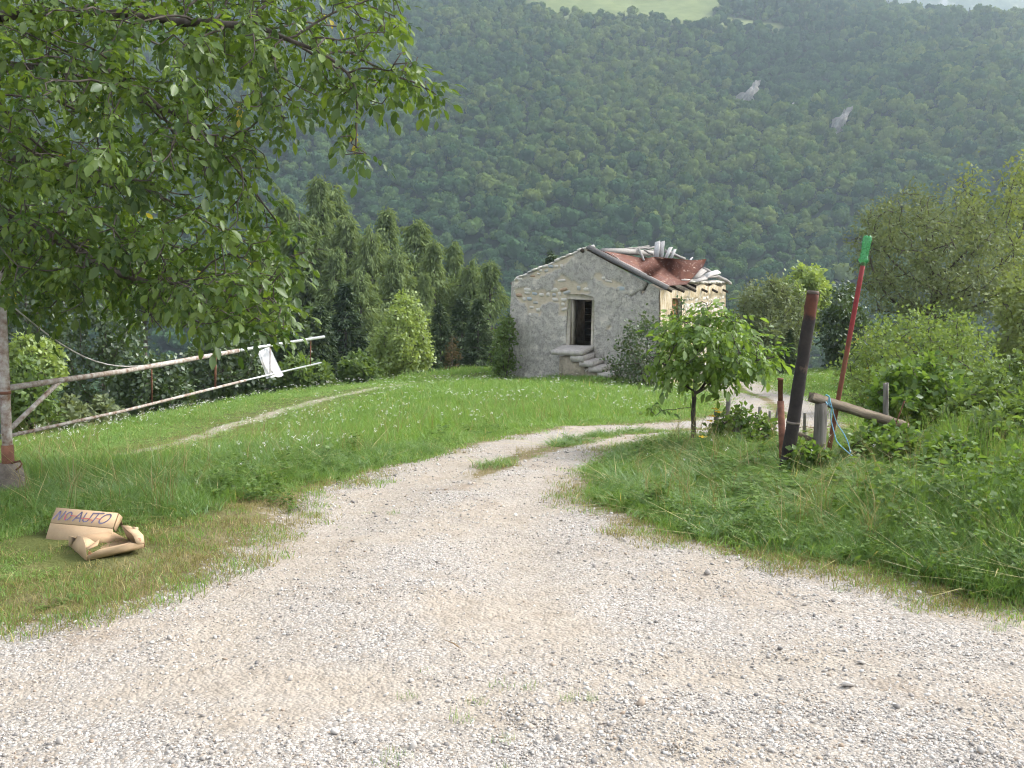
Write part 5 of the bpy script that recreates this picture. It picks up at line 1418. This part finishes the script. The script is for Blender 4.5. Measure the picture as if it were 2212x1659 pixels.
# broadleaved trees below the meadow on the left
leafy_tree('broadleaf_tree', 'bright pale green tree in front of the dark wood left of the house', [([(810, 800), (800, 740), (830, 690), (860, 640), (885, 632), (905, 660), (925, 720), (930, 790), (900, 815), (830, 820)], 10, 2.6)],
           52, foot(865, 840, 52), 520, .18, 24, 'bright', 41, tip=.012, thin=6)
LB_ = [('mid', [(740, 830), (740, 780), (780, 760), (820, 800), (820, 835)], 46, 'low green bush at the foot of the bright tree'),
       ('mid', [(610, 850), (590, 800), (640, 770), (720, 800), (730, 845)], 44, 'leafy bush behind the end of the barrier'),
       ('willow', [(190, 960), (185, 890), (215, 860), (255, 880), (262, 940), (240, 970)], 21, 'pale grey-green bush below the barrier, right of the pair'),
       ('willow', [(110, 970), (115, 890), (150, 855), (185, 890), (190, 965)], 20, 'pale grey-green bush below the barrier, left of the pair'),
       ('mid', [(10, 1000), (0, 830), (40, 770), (110, 800), (130, 900), (100, 990)], 19, 'green bush behind the gate post'),
       ('bright', [(0, 830), (10, 750), (60, 720), (130, 750), (140, 830), (60, 850)], 34, 'light green tree above the diagonal brace'),
       ('dark', [(240, 930), (230, 820), (300, 760), (400, 780), (420, 860), (330, 930)], 34, 'dark tree behind the lower bar of the barrier'),
       ('dark', [(400, 900), (390, 780), (460, 700), (560, 730), (590, 850), (500, 880)], 40, 'dark tree in the hollow below the plastic bag'),
       ('dark', [(130, 880), (140, 700), (230, 640), (320, 700), (300, 850)], 46, 'dark tree showing between the walnut leaves and the barrier'),
       ('mid', [(420, 700), (430, 600), (520, 560), (620, 620), (620, 720), (520, 760)], 58, 'mid green tree half hidden behind the drooping walnut twigs'),
       ('dark', [(-60, 760), (-40, 560), (80, 500), (180, 600), (170, 760)], 50, 'dark tree seen through the lowest walnut branches'),
       ('mid', [(200, 700), (220, 520), (330, 460), (430, 560), (400, 700)], 66, 'green tree behind the middle of the walnut crown'),
       ('mid', [(-80, 560), (-60, 360), (100, 300), (220, 400), (200, 560)], 70, 'green tree behind the left part of the walnut crown'),
       ('dark', [(560, 800), (560, 690), (630, 640), (700, 700), (700, 800)], 60, 'dark leafy tree beneath the larches')]
for k, (lf, pl, d, lb) in enumerate(LB_):
    bush = 'bush' in lb
    p_ = np.array(pl)
    leafy_tree('leafy_bush' if bush else 'broadleaf_tree', lb, [(pl, 10, d * .045)], d, foot(p_[:, 0].mean(), p_[:, 1].max(), d), 360 if d < 40 else 300, .0054 * d if d > 25 else .12, 12, lf, 300 + k, 'shrub' if bush else 'tree', tip=.0003 * d, thin=6)

# ------------------------------------------------------------------ loose gravel
stones_m = []
m_gstone, nt, out = new_mat('limestone_gravel'); t = NT(nt)
oi = t.n('ShaderNodeObjectInfo').outputs['Random']
base = t.ramp(oi, [(0.0, (.15, .15, .155)), (.05, (.26, .25, .24)), (.3, (.40, .375, .35)), (.62, (.50, .48, .455)), (.86, (.62, .61, .59)), (.96, (.38, .315, .255)), (1.0, (.32, .25, .19))])
c = t.coord('Object')
base = t.mix(t.ramp(t.noise(c, 2.0, 4, .6), [(.35, 0.0), (.7, .35)]), base, (.28, .22, .16))
nt.links.new(t.bsdf(base, .95, None, .15), out.inputs['Surface'])
for k in range(8):
    rs = np.random.default_rng(500 + k)
    V = IV1 * (1 + rs.normal(0, .13, (len(IV1), 1)))
    pl = rs.normal(size=(7, 3)); pl /= np.linalg.norm(pl, axis=1, keepdims=True)
    for n_ in pl:                                       # a few broken faces
        dd_ = V @ n_; V = V - np.maximum(dd_ - .45, 0)[:, None] * n_
    stones_m.append(mesh_np('stone', V * (.5, .5 * rs.uniform(.65, 1), .5 * rs.uniform(.45, .75)), None, IF1, False, None, [m_gstone]))
def frustum(n, y0, y1, p=2.0, umax=.56):
    """ground points, denser near the viewer"""
    k = rng.random(n)
    if p == 1: y = y0 * (y1 / y0) ** k
    else: y = (y0 ** (1 - p) + k * (y1 ** (1 - p) - y0 ** (1 - p))) ** (1 / (1 - p))
    x = rng.uniform(-1, 1, n) * (umax * y + 1.1)
    return x, y
def eul(n, tilt=.25): return np.stack([rng.normal(0, tilt, n), rng.normal(0, tilt, n), rng.random(n) * 6.283], 1)
x, y = frustum(215000, 2.5, 18, 1.7)
g = gravel_sd(x, y); st_ = strip_sd(x, y)
patchn = fbm(x, y, 1.1, 12.0, 4)
keep = (g + fbm(x, y, 2.5, 4.0, 3) * .22 > -.10) & (rng.random(len(x)) < np.clip(.70 + patchn * 1.1, .10, 1) * (1 - .62 * rut(x, y))) & ((st_ < 0) | (rng.random(len(x)) < .25))
x, y = x[keep], y[keep]
size = np.clip(rng.lognormal(math.log(.0122), .50, len(x)), .006, .042) * np.clip(y / 6.0, .95, 1.7)
P = np.stack([x, y, bumpy(x, y) + size * .02], 1)
big = np.concatenate([np.argsort(-(size / y))[:190], rng.choice(np.where((y < 9) & (abs(x / y) < .53))[0], 110, replace=False)])
big = np.unique(big)
rest = np.setdiff1d(np.arange(len(x)), big)
scatter('gravel', stones_m, P[rest], eul(len(rest), .3), size[rest], None, [], 'stuff', 'pale loose limestone gravel strewn over the track', 'gravel')
for i in big:                                           # the stones one can pick out
    o = bpy.data.objects.new('stone', stones_m[int(rng.integers(0, 8))]); COL.objects.link(o)
    o.parent = ground; s_ = float(size[i]) * rng.uniform(1.0, 1.35)
    if rng.random() < .38: s_ = float(np.clip(rng.lognormal(math.log(.046), .28), .032, .085))
    o.location = (float(x[i]), float(y[i]), float(P[i, 2]) + s_ * .14); o.scale = (s_, s_, s_); o.rotation_euler = eul(1, .25)[0]
print('gravel', len(x))

# ------------------------------------------------------------------ grass, herbs, flowers
m_grass = mat_leaf('meadow_grass_blades', (.112, .205, .042), (.225, .345, .095), (.42, .37, .17), trans=.36, gloss=.03, hue_by_object=.45, yfrac=.05)
m_tall = mat_leaf('rank_grass_blades', (.085, .170, .038), (.195, .310, .088), (.40, .36, .17), trans=.38, gloss=.05, hue_by_object=.4, yfrac=.05)
m_dry = mat_leaf('short_dry_grass', (.15, .155, .055), (.33, .28, .14), (.40, .33, .19), trans=.2, gloss=0, hue_by_object=.5, yfrac=.15)
m_herb = mat_leaf('broad_herb_leaves', (.070, .130, .032), (.165, .245, .070), trans=.38, gloss=.02, hue_by_object=.4)
def blades(n, rad, h0, h1, w, lean, seed, mat, wind=(.12, 0)):
    rs = np.random.default_rng(seed)
    a = rs.random(n) * 6.283; r = rad * np.sqrt(rs.random(n))
    b = np.stack([np.cos(a) * r, np.sin(a) * r, np.zeros(n)], 1)
    h = rs.uniform(h0, h1, n)
    la = rs.random(n) * 6.283; lm = np.abs(rs.normal(0, lean, n)) * h
    tipo = np.stack([np.cos(la) * lm + wind[0] * h, np.sin(la) * lm + wind[1] * h, h], 1)
    fa = rs.random(n) * 6.283; sd = np.stack([np.cos(fa), np.sin(fa), 0 * fa], 1) * (w * rs.uniform(.6, 1.3, n))[:, None] / 2
    def at_(f): return b + tipo * np.array((f ** 2.0, f ** 2.0, 1.0))[None] * np.array((1, 1, 0)) + np.stack([0 * h, 0 * h, h * (f - .18 * f * f * (lm / h > .35))], 1)
    L0, L1, L2 = at_(0.0), at_(.5), at_(1.0)
    V = np.stack([L0 - sd, L0 + sd, L1 - sd * .8, L1 + sd * .8, L2], 1)
    F = np.array([(0, 1, 3), (0, 3, 2), (2, 3, 4)])
    F = (F[None] + (np.arange(n) * 5)[:, None, None]).reshape(-1, 3)
    return mesh_np('grass', V.reshape(-1, 3), None, F, False, {'var': np.repeat(rs.random(n), 5)}, [mat])
def rosette(seed, n, ln, mat, shape, up):
    rs = np.random.default_rng(seed)
    a = np.arange(n) * 2.4 + rs.normal(0, .3, n)
    d = np.stack([np.cos(a), np.sin(a), up * rs.uniform(.4, 1.5, n)], 1)
    M = frames(d, roll=rs.normal(0, .25, n)) * (ln * rs.uniform(.6, 1.2, n))[:, None, None]
    V, F, idn = stamp(shape[0], shape[1], M, np.zeros((n, 3)) + rs.normal(0, .01, (n, 3)) * (1, 1, 0))
    return mesh_np('weed', V, None, F, False, {'var': rs.random(n)[idn]}, [mat])
def herb(seed, stems, h, leaves, ls, mat):
    rs = np.random.default_rng(seed); P, D = [], []
    for s_ in range(stems):
        a = rs.random() * 6.283; lean_ = rs.uniform(.1, .5); hh = h * rs.uniform(.6, 1.1)
        for k in range(leaves):
            f = (k + .6) / leaves
            P.append((math.cos(a) * lean_ * hh * f * f, math.sin(a) * lean_ * hh * f * f, hh * f)); b = k * 2.4 + rs.random()
            D.append((math.cos(b), math.sin(b), rs.uniform(-.2, .5)))
    P, D = np.array(P), np.array(D); n = len(P)
    M = frames(D, roll=rs.normal(0, .4, n)) * (ls * rs.uniform(.6, 1.3, n))[:, None, None]
    V, F, idn = stamp(OV, OF, M, P)
    return mesh_np('weed', V, None, F, False, {'var': rs.random(n)[idn]}, [mat])
meadow_p = [blades(120, .34, .09, .24, .0075, .35, 600 + k, m_grass) for k in range(4)]
tall_p = [blades(64, .17, .14, .42, .0068, .42, 610 + k, m_tall, (.30, -.05)) for k in range(4)]
short_p = [blades(52, .12, .015, .06, .0035, .8, 620 + k, m_dry) for k in range(4)] + [blades(44, .10, .02, .07, .004, .6, 626 + k, m_grass) for k in range(2)]
leafS = leaf_shape(.34, .2, .25)
herb_p = [rosette(630, 9, .16, m_herb, leafS, .55), rosette(631, 8, .22, m_herb, leafS, .9), herb(632, 5, .40, 8, .075, m_herb), herb(633, 6, .30, 7, .06, m_herb), herb(634, 4, .5, 9, .07, m_herb)]

def veg_mask(x, y):
    """distance to the nearest bare track, metres (negative on it)"""
    s_ = strip_sd(x, y)
    return np.where(s_ > 0, np.minimum(s_ * 2, .3), -np.maximum(gravel_sd(x, y), path_sd(x, y)))
HP = [tuple((HO + HU * a + HW * b)[:2]) for a, b in ((-.1, 0), (W_, 0), (W_, L_), (0, L_))]
def plant(name, protos, n, y0, y1, p, ok, hs, wide, label, cat, tilt=.08, umax=.56):
    x, y = frustum(n, y0, y1, p, umax)
    d = veg_mask(x, y) + fbm(x, y, 2.2, 7.7, 3) * .22
    k = ok(x, y, d) & (poly_sd(x, y, HP) < .05) & (crest_s(x, y) < 14)
    x, y, d = x[k], y[k], d[k]
    h = hs(x, y, d); w = wide(x, y, d)
    P = np.stack([x, y, bumpy(x, y) - .01], 1)
    scatter(name, protos, P, eul(len(x), tilt) * (1, 1, 1), np.stack([w, w, h], 1), None, [], 'stuff', label, cat)
    print(name, len(x))
dens = lambda x, y, s_, c: rng.random(len(x)) < c
BOXC = [(bo[0], bo[1]), (to_[0], to_[1])]
def box_d(x, y): return np.minimum(np.hypot(x - bo[0], y - bo[1] + .1), np.hypot(x - to_[0], y - to_[1] + .15))
def in_box(x, y): return np.minimum(np.hypot(x - bo[0], y - bo[1]), np.hypot(x - to_[0], y - to_[1]))
def low(x, y):
    """where the growth is trodden short: before the boxes, before the posts, along the footpath"""
    f = np.clip((box_d(x, y) - .25) / .9, .28, 1)
    f = f * np.where(x < 0, np.clip((y - 5.2) / 2.2, .35, 1), 1)
    f = f * np.where((x > 1.2) & (y > 7.0) & (y < 10.2) & (x < 4.3), .6, 1)
    f = f * np.clip((line_d(x, y, FOOTPATH) - .2) / 2.5, .35, 1)
    f = f * np.where((x > 2.4) & (x < 7) & (y > 10.2) & (y < 17), .35, 1)
    f = f * (1 + 1.1 * np.clip((x - 2.0) / 1.2, 0, 1) * (y < 10) * ~((y > 7.0) & (x < 4.3)))
    f = f * np.clip((np.hypot(x + 4.1, y - 7.5) - .2) / 1.2, .4, 1)
    return f * np.where(y > 11, .8, 1)
def right_bank(x, y): return (x > .5) & (y < 14.5) & (y > 4.5)
plant('meadow_grass', meadow_p, 22000, 4.8, 62, 1.3, lambda x, y, d: (d > np.where((x < 0) & (y < 8), .55, .16)) & (in_box(x, y) > .60) & ((strip_sd(x, y) < 0) | ((y > 12.6) & (rng.random(len(x)) < .6))) & ~((right_bank(x, y)) & (rng.random(len(x)) < .5)),
      lambda x, y, d: low(x, y) * np.clip(.22 + d * .42, .2, 1.0) * rng.uniform(.7, 1.15, len(x)), lambda x, y, d: np.clip(y / 11, .8, 2.6) * np.where(strip_sd(x, y) > 0, .38, 1), 'green meadow grass covering the slope around the house', 'grass')
plant('tall_grass', tall_p, 12000, 5.0, 15, 1.2, lambda x, y, d: (d > .18) & ((right_bank(x, y) & ~((x > 3.4) & (y > 8.2)) & (fbm(x, y, .7, 2.3, 3) > -.15)) | ((x < 0) & (y > 6.8) & (y < 12) & (fbm(x, y, .5, 3.3, 3) > 0))),
      lambda x, y, d: low(x, y) * np.clip(.25 + d * .32, .25, .95) * rng.uniform(.55, 1.1, len(x)), lambda x, y, d: rng.uniform(.8, 1.2, len(x)), 'rank long grass leaning over the banks of the track', 'grass', .12)
plant('short_grass', short_p, 13000, 3.2, 20, 1.4, lambda x, y, d: (d > -.25) & (in_box(x, y) > .29) & ((strip_sd(x, y) < 0) | (rng.random(len(x)) < np.clip((y - 8) / 6, .1, .8))) & (d < np.where((x < 0) & (y < 8), 1.3, .55)) & (fbm(x, y, 1.7, 9.1, 3) > -.25),
      lambda x, y, d: rng.uniform(.6, 1.3, len(x)), lambda x, y, d: rng.uniform(.8, 1.5, len(x)), 'short dry trampled grass along the gravel edge', 'grass')
plant('gravel_weeds', short_p[4:], 1700, 3.0, 14, 1.4, lambda x, y, d: (d < -.2) & (fbm(x, y, .9, 2.9, 3) > .12) & (rng.random(len(x)) < .30),
      lambda x, y, d: rng.uniform(.35, 1.0, len(x)), lambda x, y, d: rng.uniform(.25, .65, len(x)), 'tiny green weeds sprouting in the gravel', 'weeds')
plant('bank_weeds', herb_p, 8500, 4.8, 15, 1.3, lambda x, y, d: (d > .05) & (d < 3.5) & (box_d(x, y) > .5) & ((right_bank(x, y) & (fbm(x, y, .9, 5.9, 3) > -.35 - .5 * (x > 2.2))) | ((x < 0) & (d < 1.1) & (fbm(x, y, .8, 6.1, 3) > .0))),
      lambda x, y, d: low(x, y) * np.clip(.3 + d * .35, .28, .85) * rng.uniform(.6, 1.15, len(x)), lambda x, y, d: np.clip(.42 + d * .4, .4, .95) * rng.uniform(.7, 1.2, len(x)), 'broad-leaved weeds growing through the bank grass', 'weeds', .15)
# white umbels and daisies
m_white, nt, out = new_mat('white_petals'); t = NT(nt)
nt.links.new(t.bsdf((.78, .78, .72), .8), out.inputs['Surface'])
m_yel, nt, out = new_mat('yellow_petals'); t = NT(nt)
nt.links.new(t.bsdf((.72, .47, .03), .8), out.inputs['Surface'])
def umbel(seed, n, rad, dot, h, mat):
    rs = np.random.default_rng(seed); mb = MB()
    for k in range(n):
        a = rs.random() * 6.283; r = rad * math.sqrt(rs.random()); c_ = np.array((math.cos(a) * r, math.sin(a) * r, h + rs.uniform(-.012, .012)))
        th_ = np.arange(5) * 1.2566 + rs.random()
        V = np.vstack([c_ + (0, 0, dot * .35), c_ + np.stack([np.cos(th_) * dot, np.sin(th_) * dot, rs.normal(0, dot * .3, 5)], 1)])
        mb.add(V, None, [(0, 1 + i, 1 + (i + 1) % 5) for i in range(5)])
    mb.tube([(0, 0, 0), (0, 0, h * .96)], (.0022, .0016), 3, False)
    me = mb.build('flower', mat)
    me.materials.append(m_tall)
    mi = np.zeros(len(me.polygons), np.int32); 
    first = 0
    me.polygons.foreach_set('material_index', np.array([1 if len(p_.vertices) == 4 else 0 for p_ in me.polygons], np.int32))
    me.attributes.new('var', 'FLOAT', 'POINT')
    return me
stalk_p = [blades(7, .10, .45, .75, .0035, .30, 670 + k, m_dry, (.45, -.05)) for k in range(3)]
plant('seed_stalks', stalk_p, 900, 5.5, 22, 1.2, lambda x, y, d: (d > .5) & (box_d(x, y) > .8), lambda x, y, d: rng.uniform(.5, 1.0, len(x)), lambda x, y, d: rng.uniform(.8, 1.3, len(x)), 'thin bleached grass stalks standing above the grass', 'grass', .1)
wf = [umbel(640 + k, 7 + k, .030 + .008 * k, .0085, .32, m_white) for k in range(3)]
plant('white_flowers', wf, 9000, 8, 52, 1.2, lambda x, y, d: (d > .35) & (fbm(x, y, .45, 8.3, 4) > -.10 - .008 * y) & (rng.random(len(x)) < np.clip(y / 30, .12, .6)) & ~(right_bank(x, y) & (rng.random(len(x)) < .9)),
      lambda x, y, d: rng.uniform(.75, 1.15, len(x)), lambda x, y, d: np.clip(y / 26, .5, 1.1) * rng.uniform(.5, 1.1, len(x)), 'small white meadow flowers scattered through the grass', 'flowers')
yf = umbel(660, 16, .05, .012, .42, m_yel)
for k, (px, py, d_) in enumerate([(716, 409, 11.2), (713, 416, 11.1), (719, 412, 11.0), (711, 421, 11.0), (703, 437, 10.4)]):
    p_ = at(px, py, d_)
    o = link('yellow_flower', yf, None, ['yellow flower head above the fence stump, topmost of the cluster', 'yellow flower head left of the fence stump', 'yellow flower head right over the fence stump', 'lowest yellow flower head of the upper cluster', 'single yellow flower head low in the grass by the young walnut trunk'][k], 'flower', 'yellow flower heads')
    o.location = (p_[0], p_[1], p_[2] - .42)

# ------------------------------------------------------------------ the hazy air
m_haze, nt, out = new_mat('hazy_air'); t = NT(nt)
vol = t.n('ShaderNodeVolumePrincipled', {'Color': (.68, .85, 1.0, 1), 'Density': HAZE, 'Anisotropy': 0.3})
nt.links.new(vol.outputs[0], out.inputs['Volume'])
b = MB().box((450, 1310, 425), 2600, 2900, 1050)
link('haze', b.build('haze', m_haze), kind='stuff')
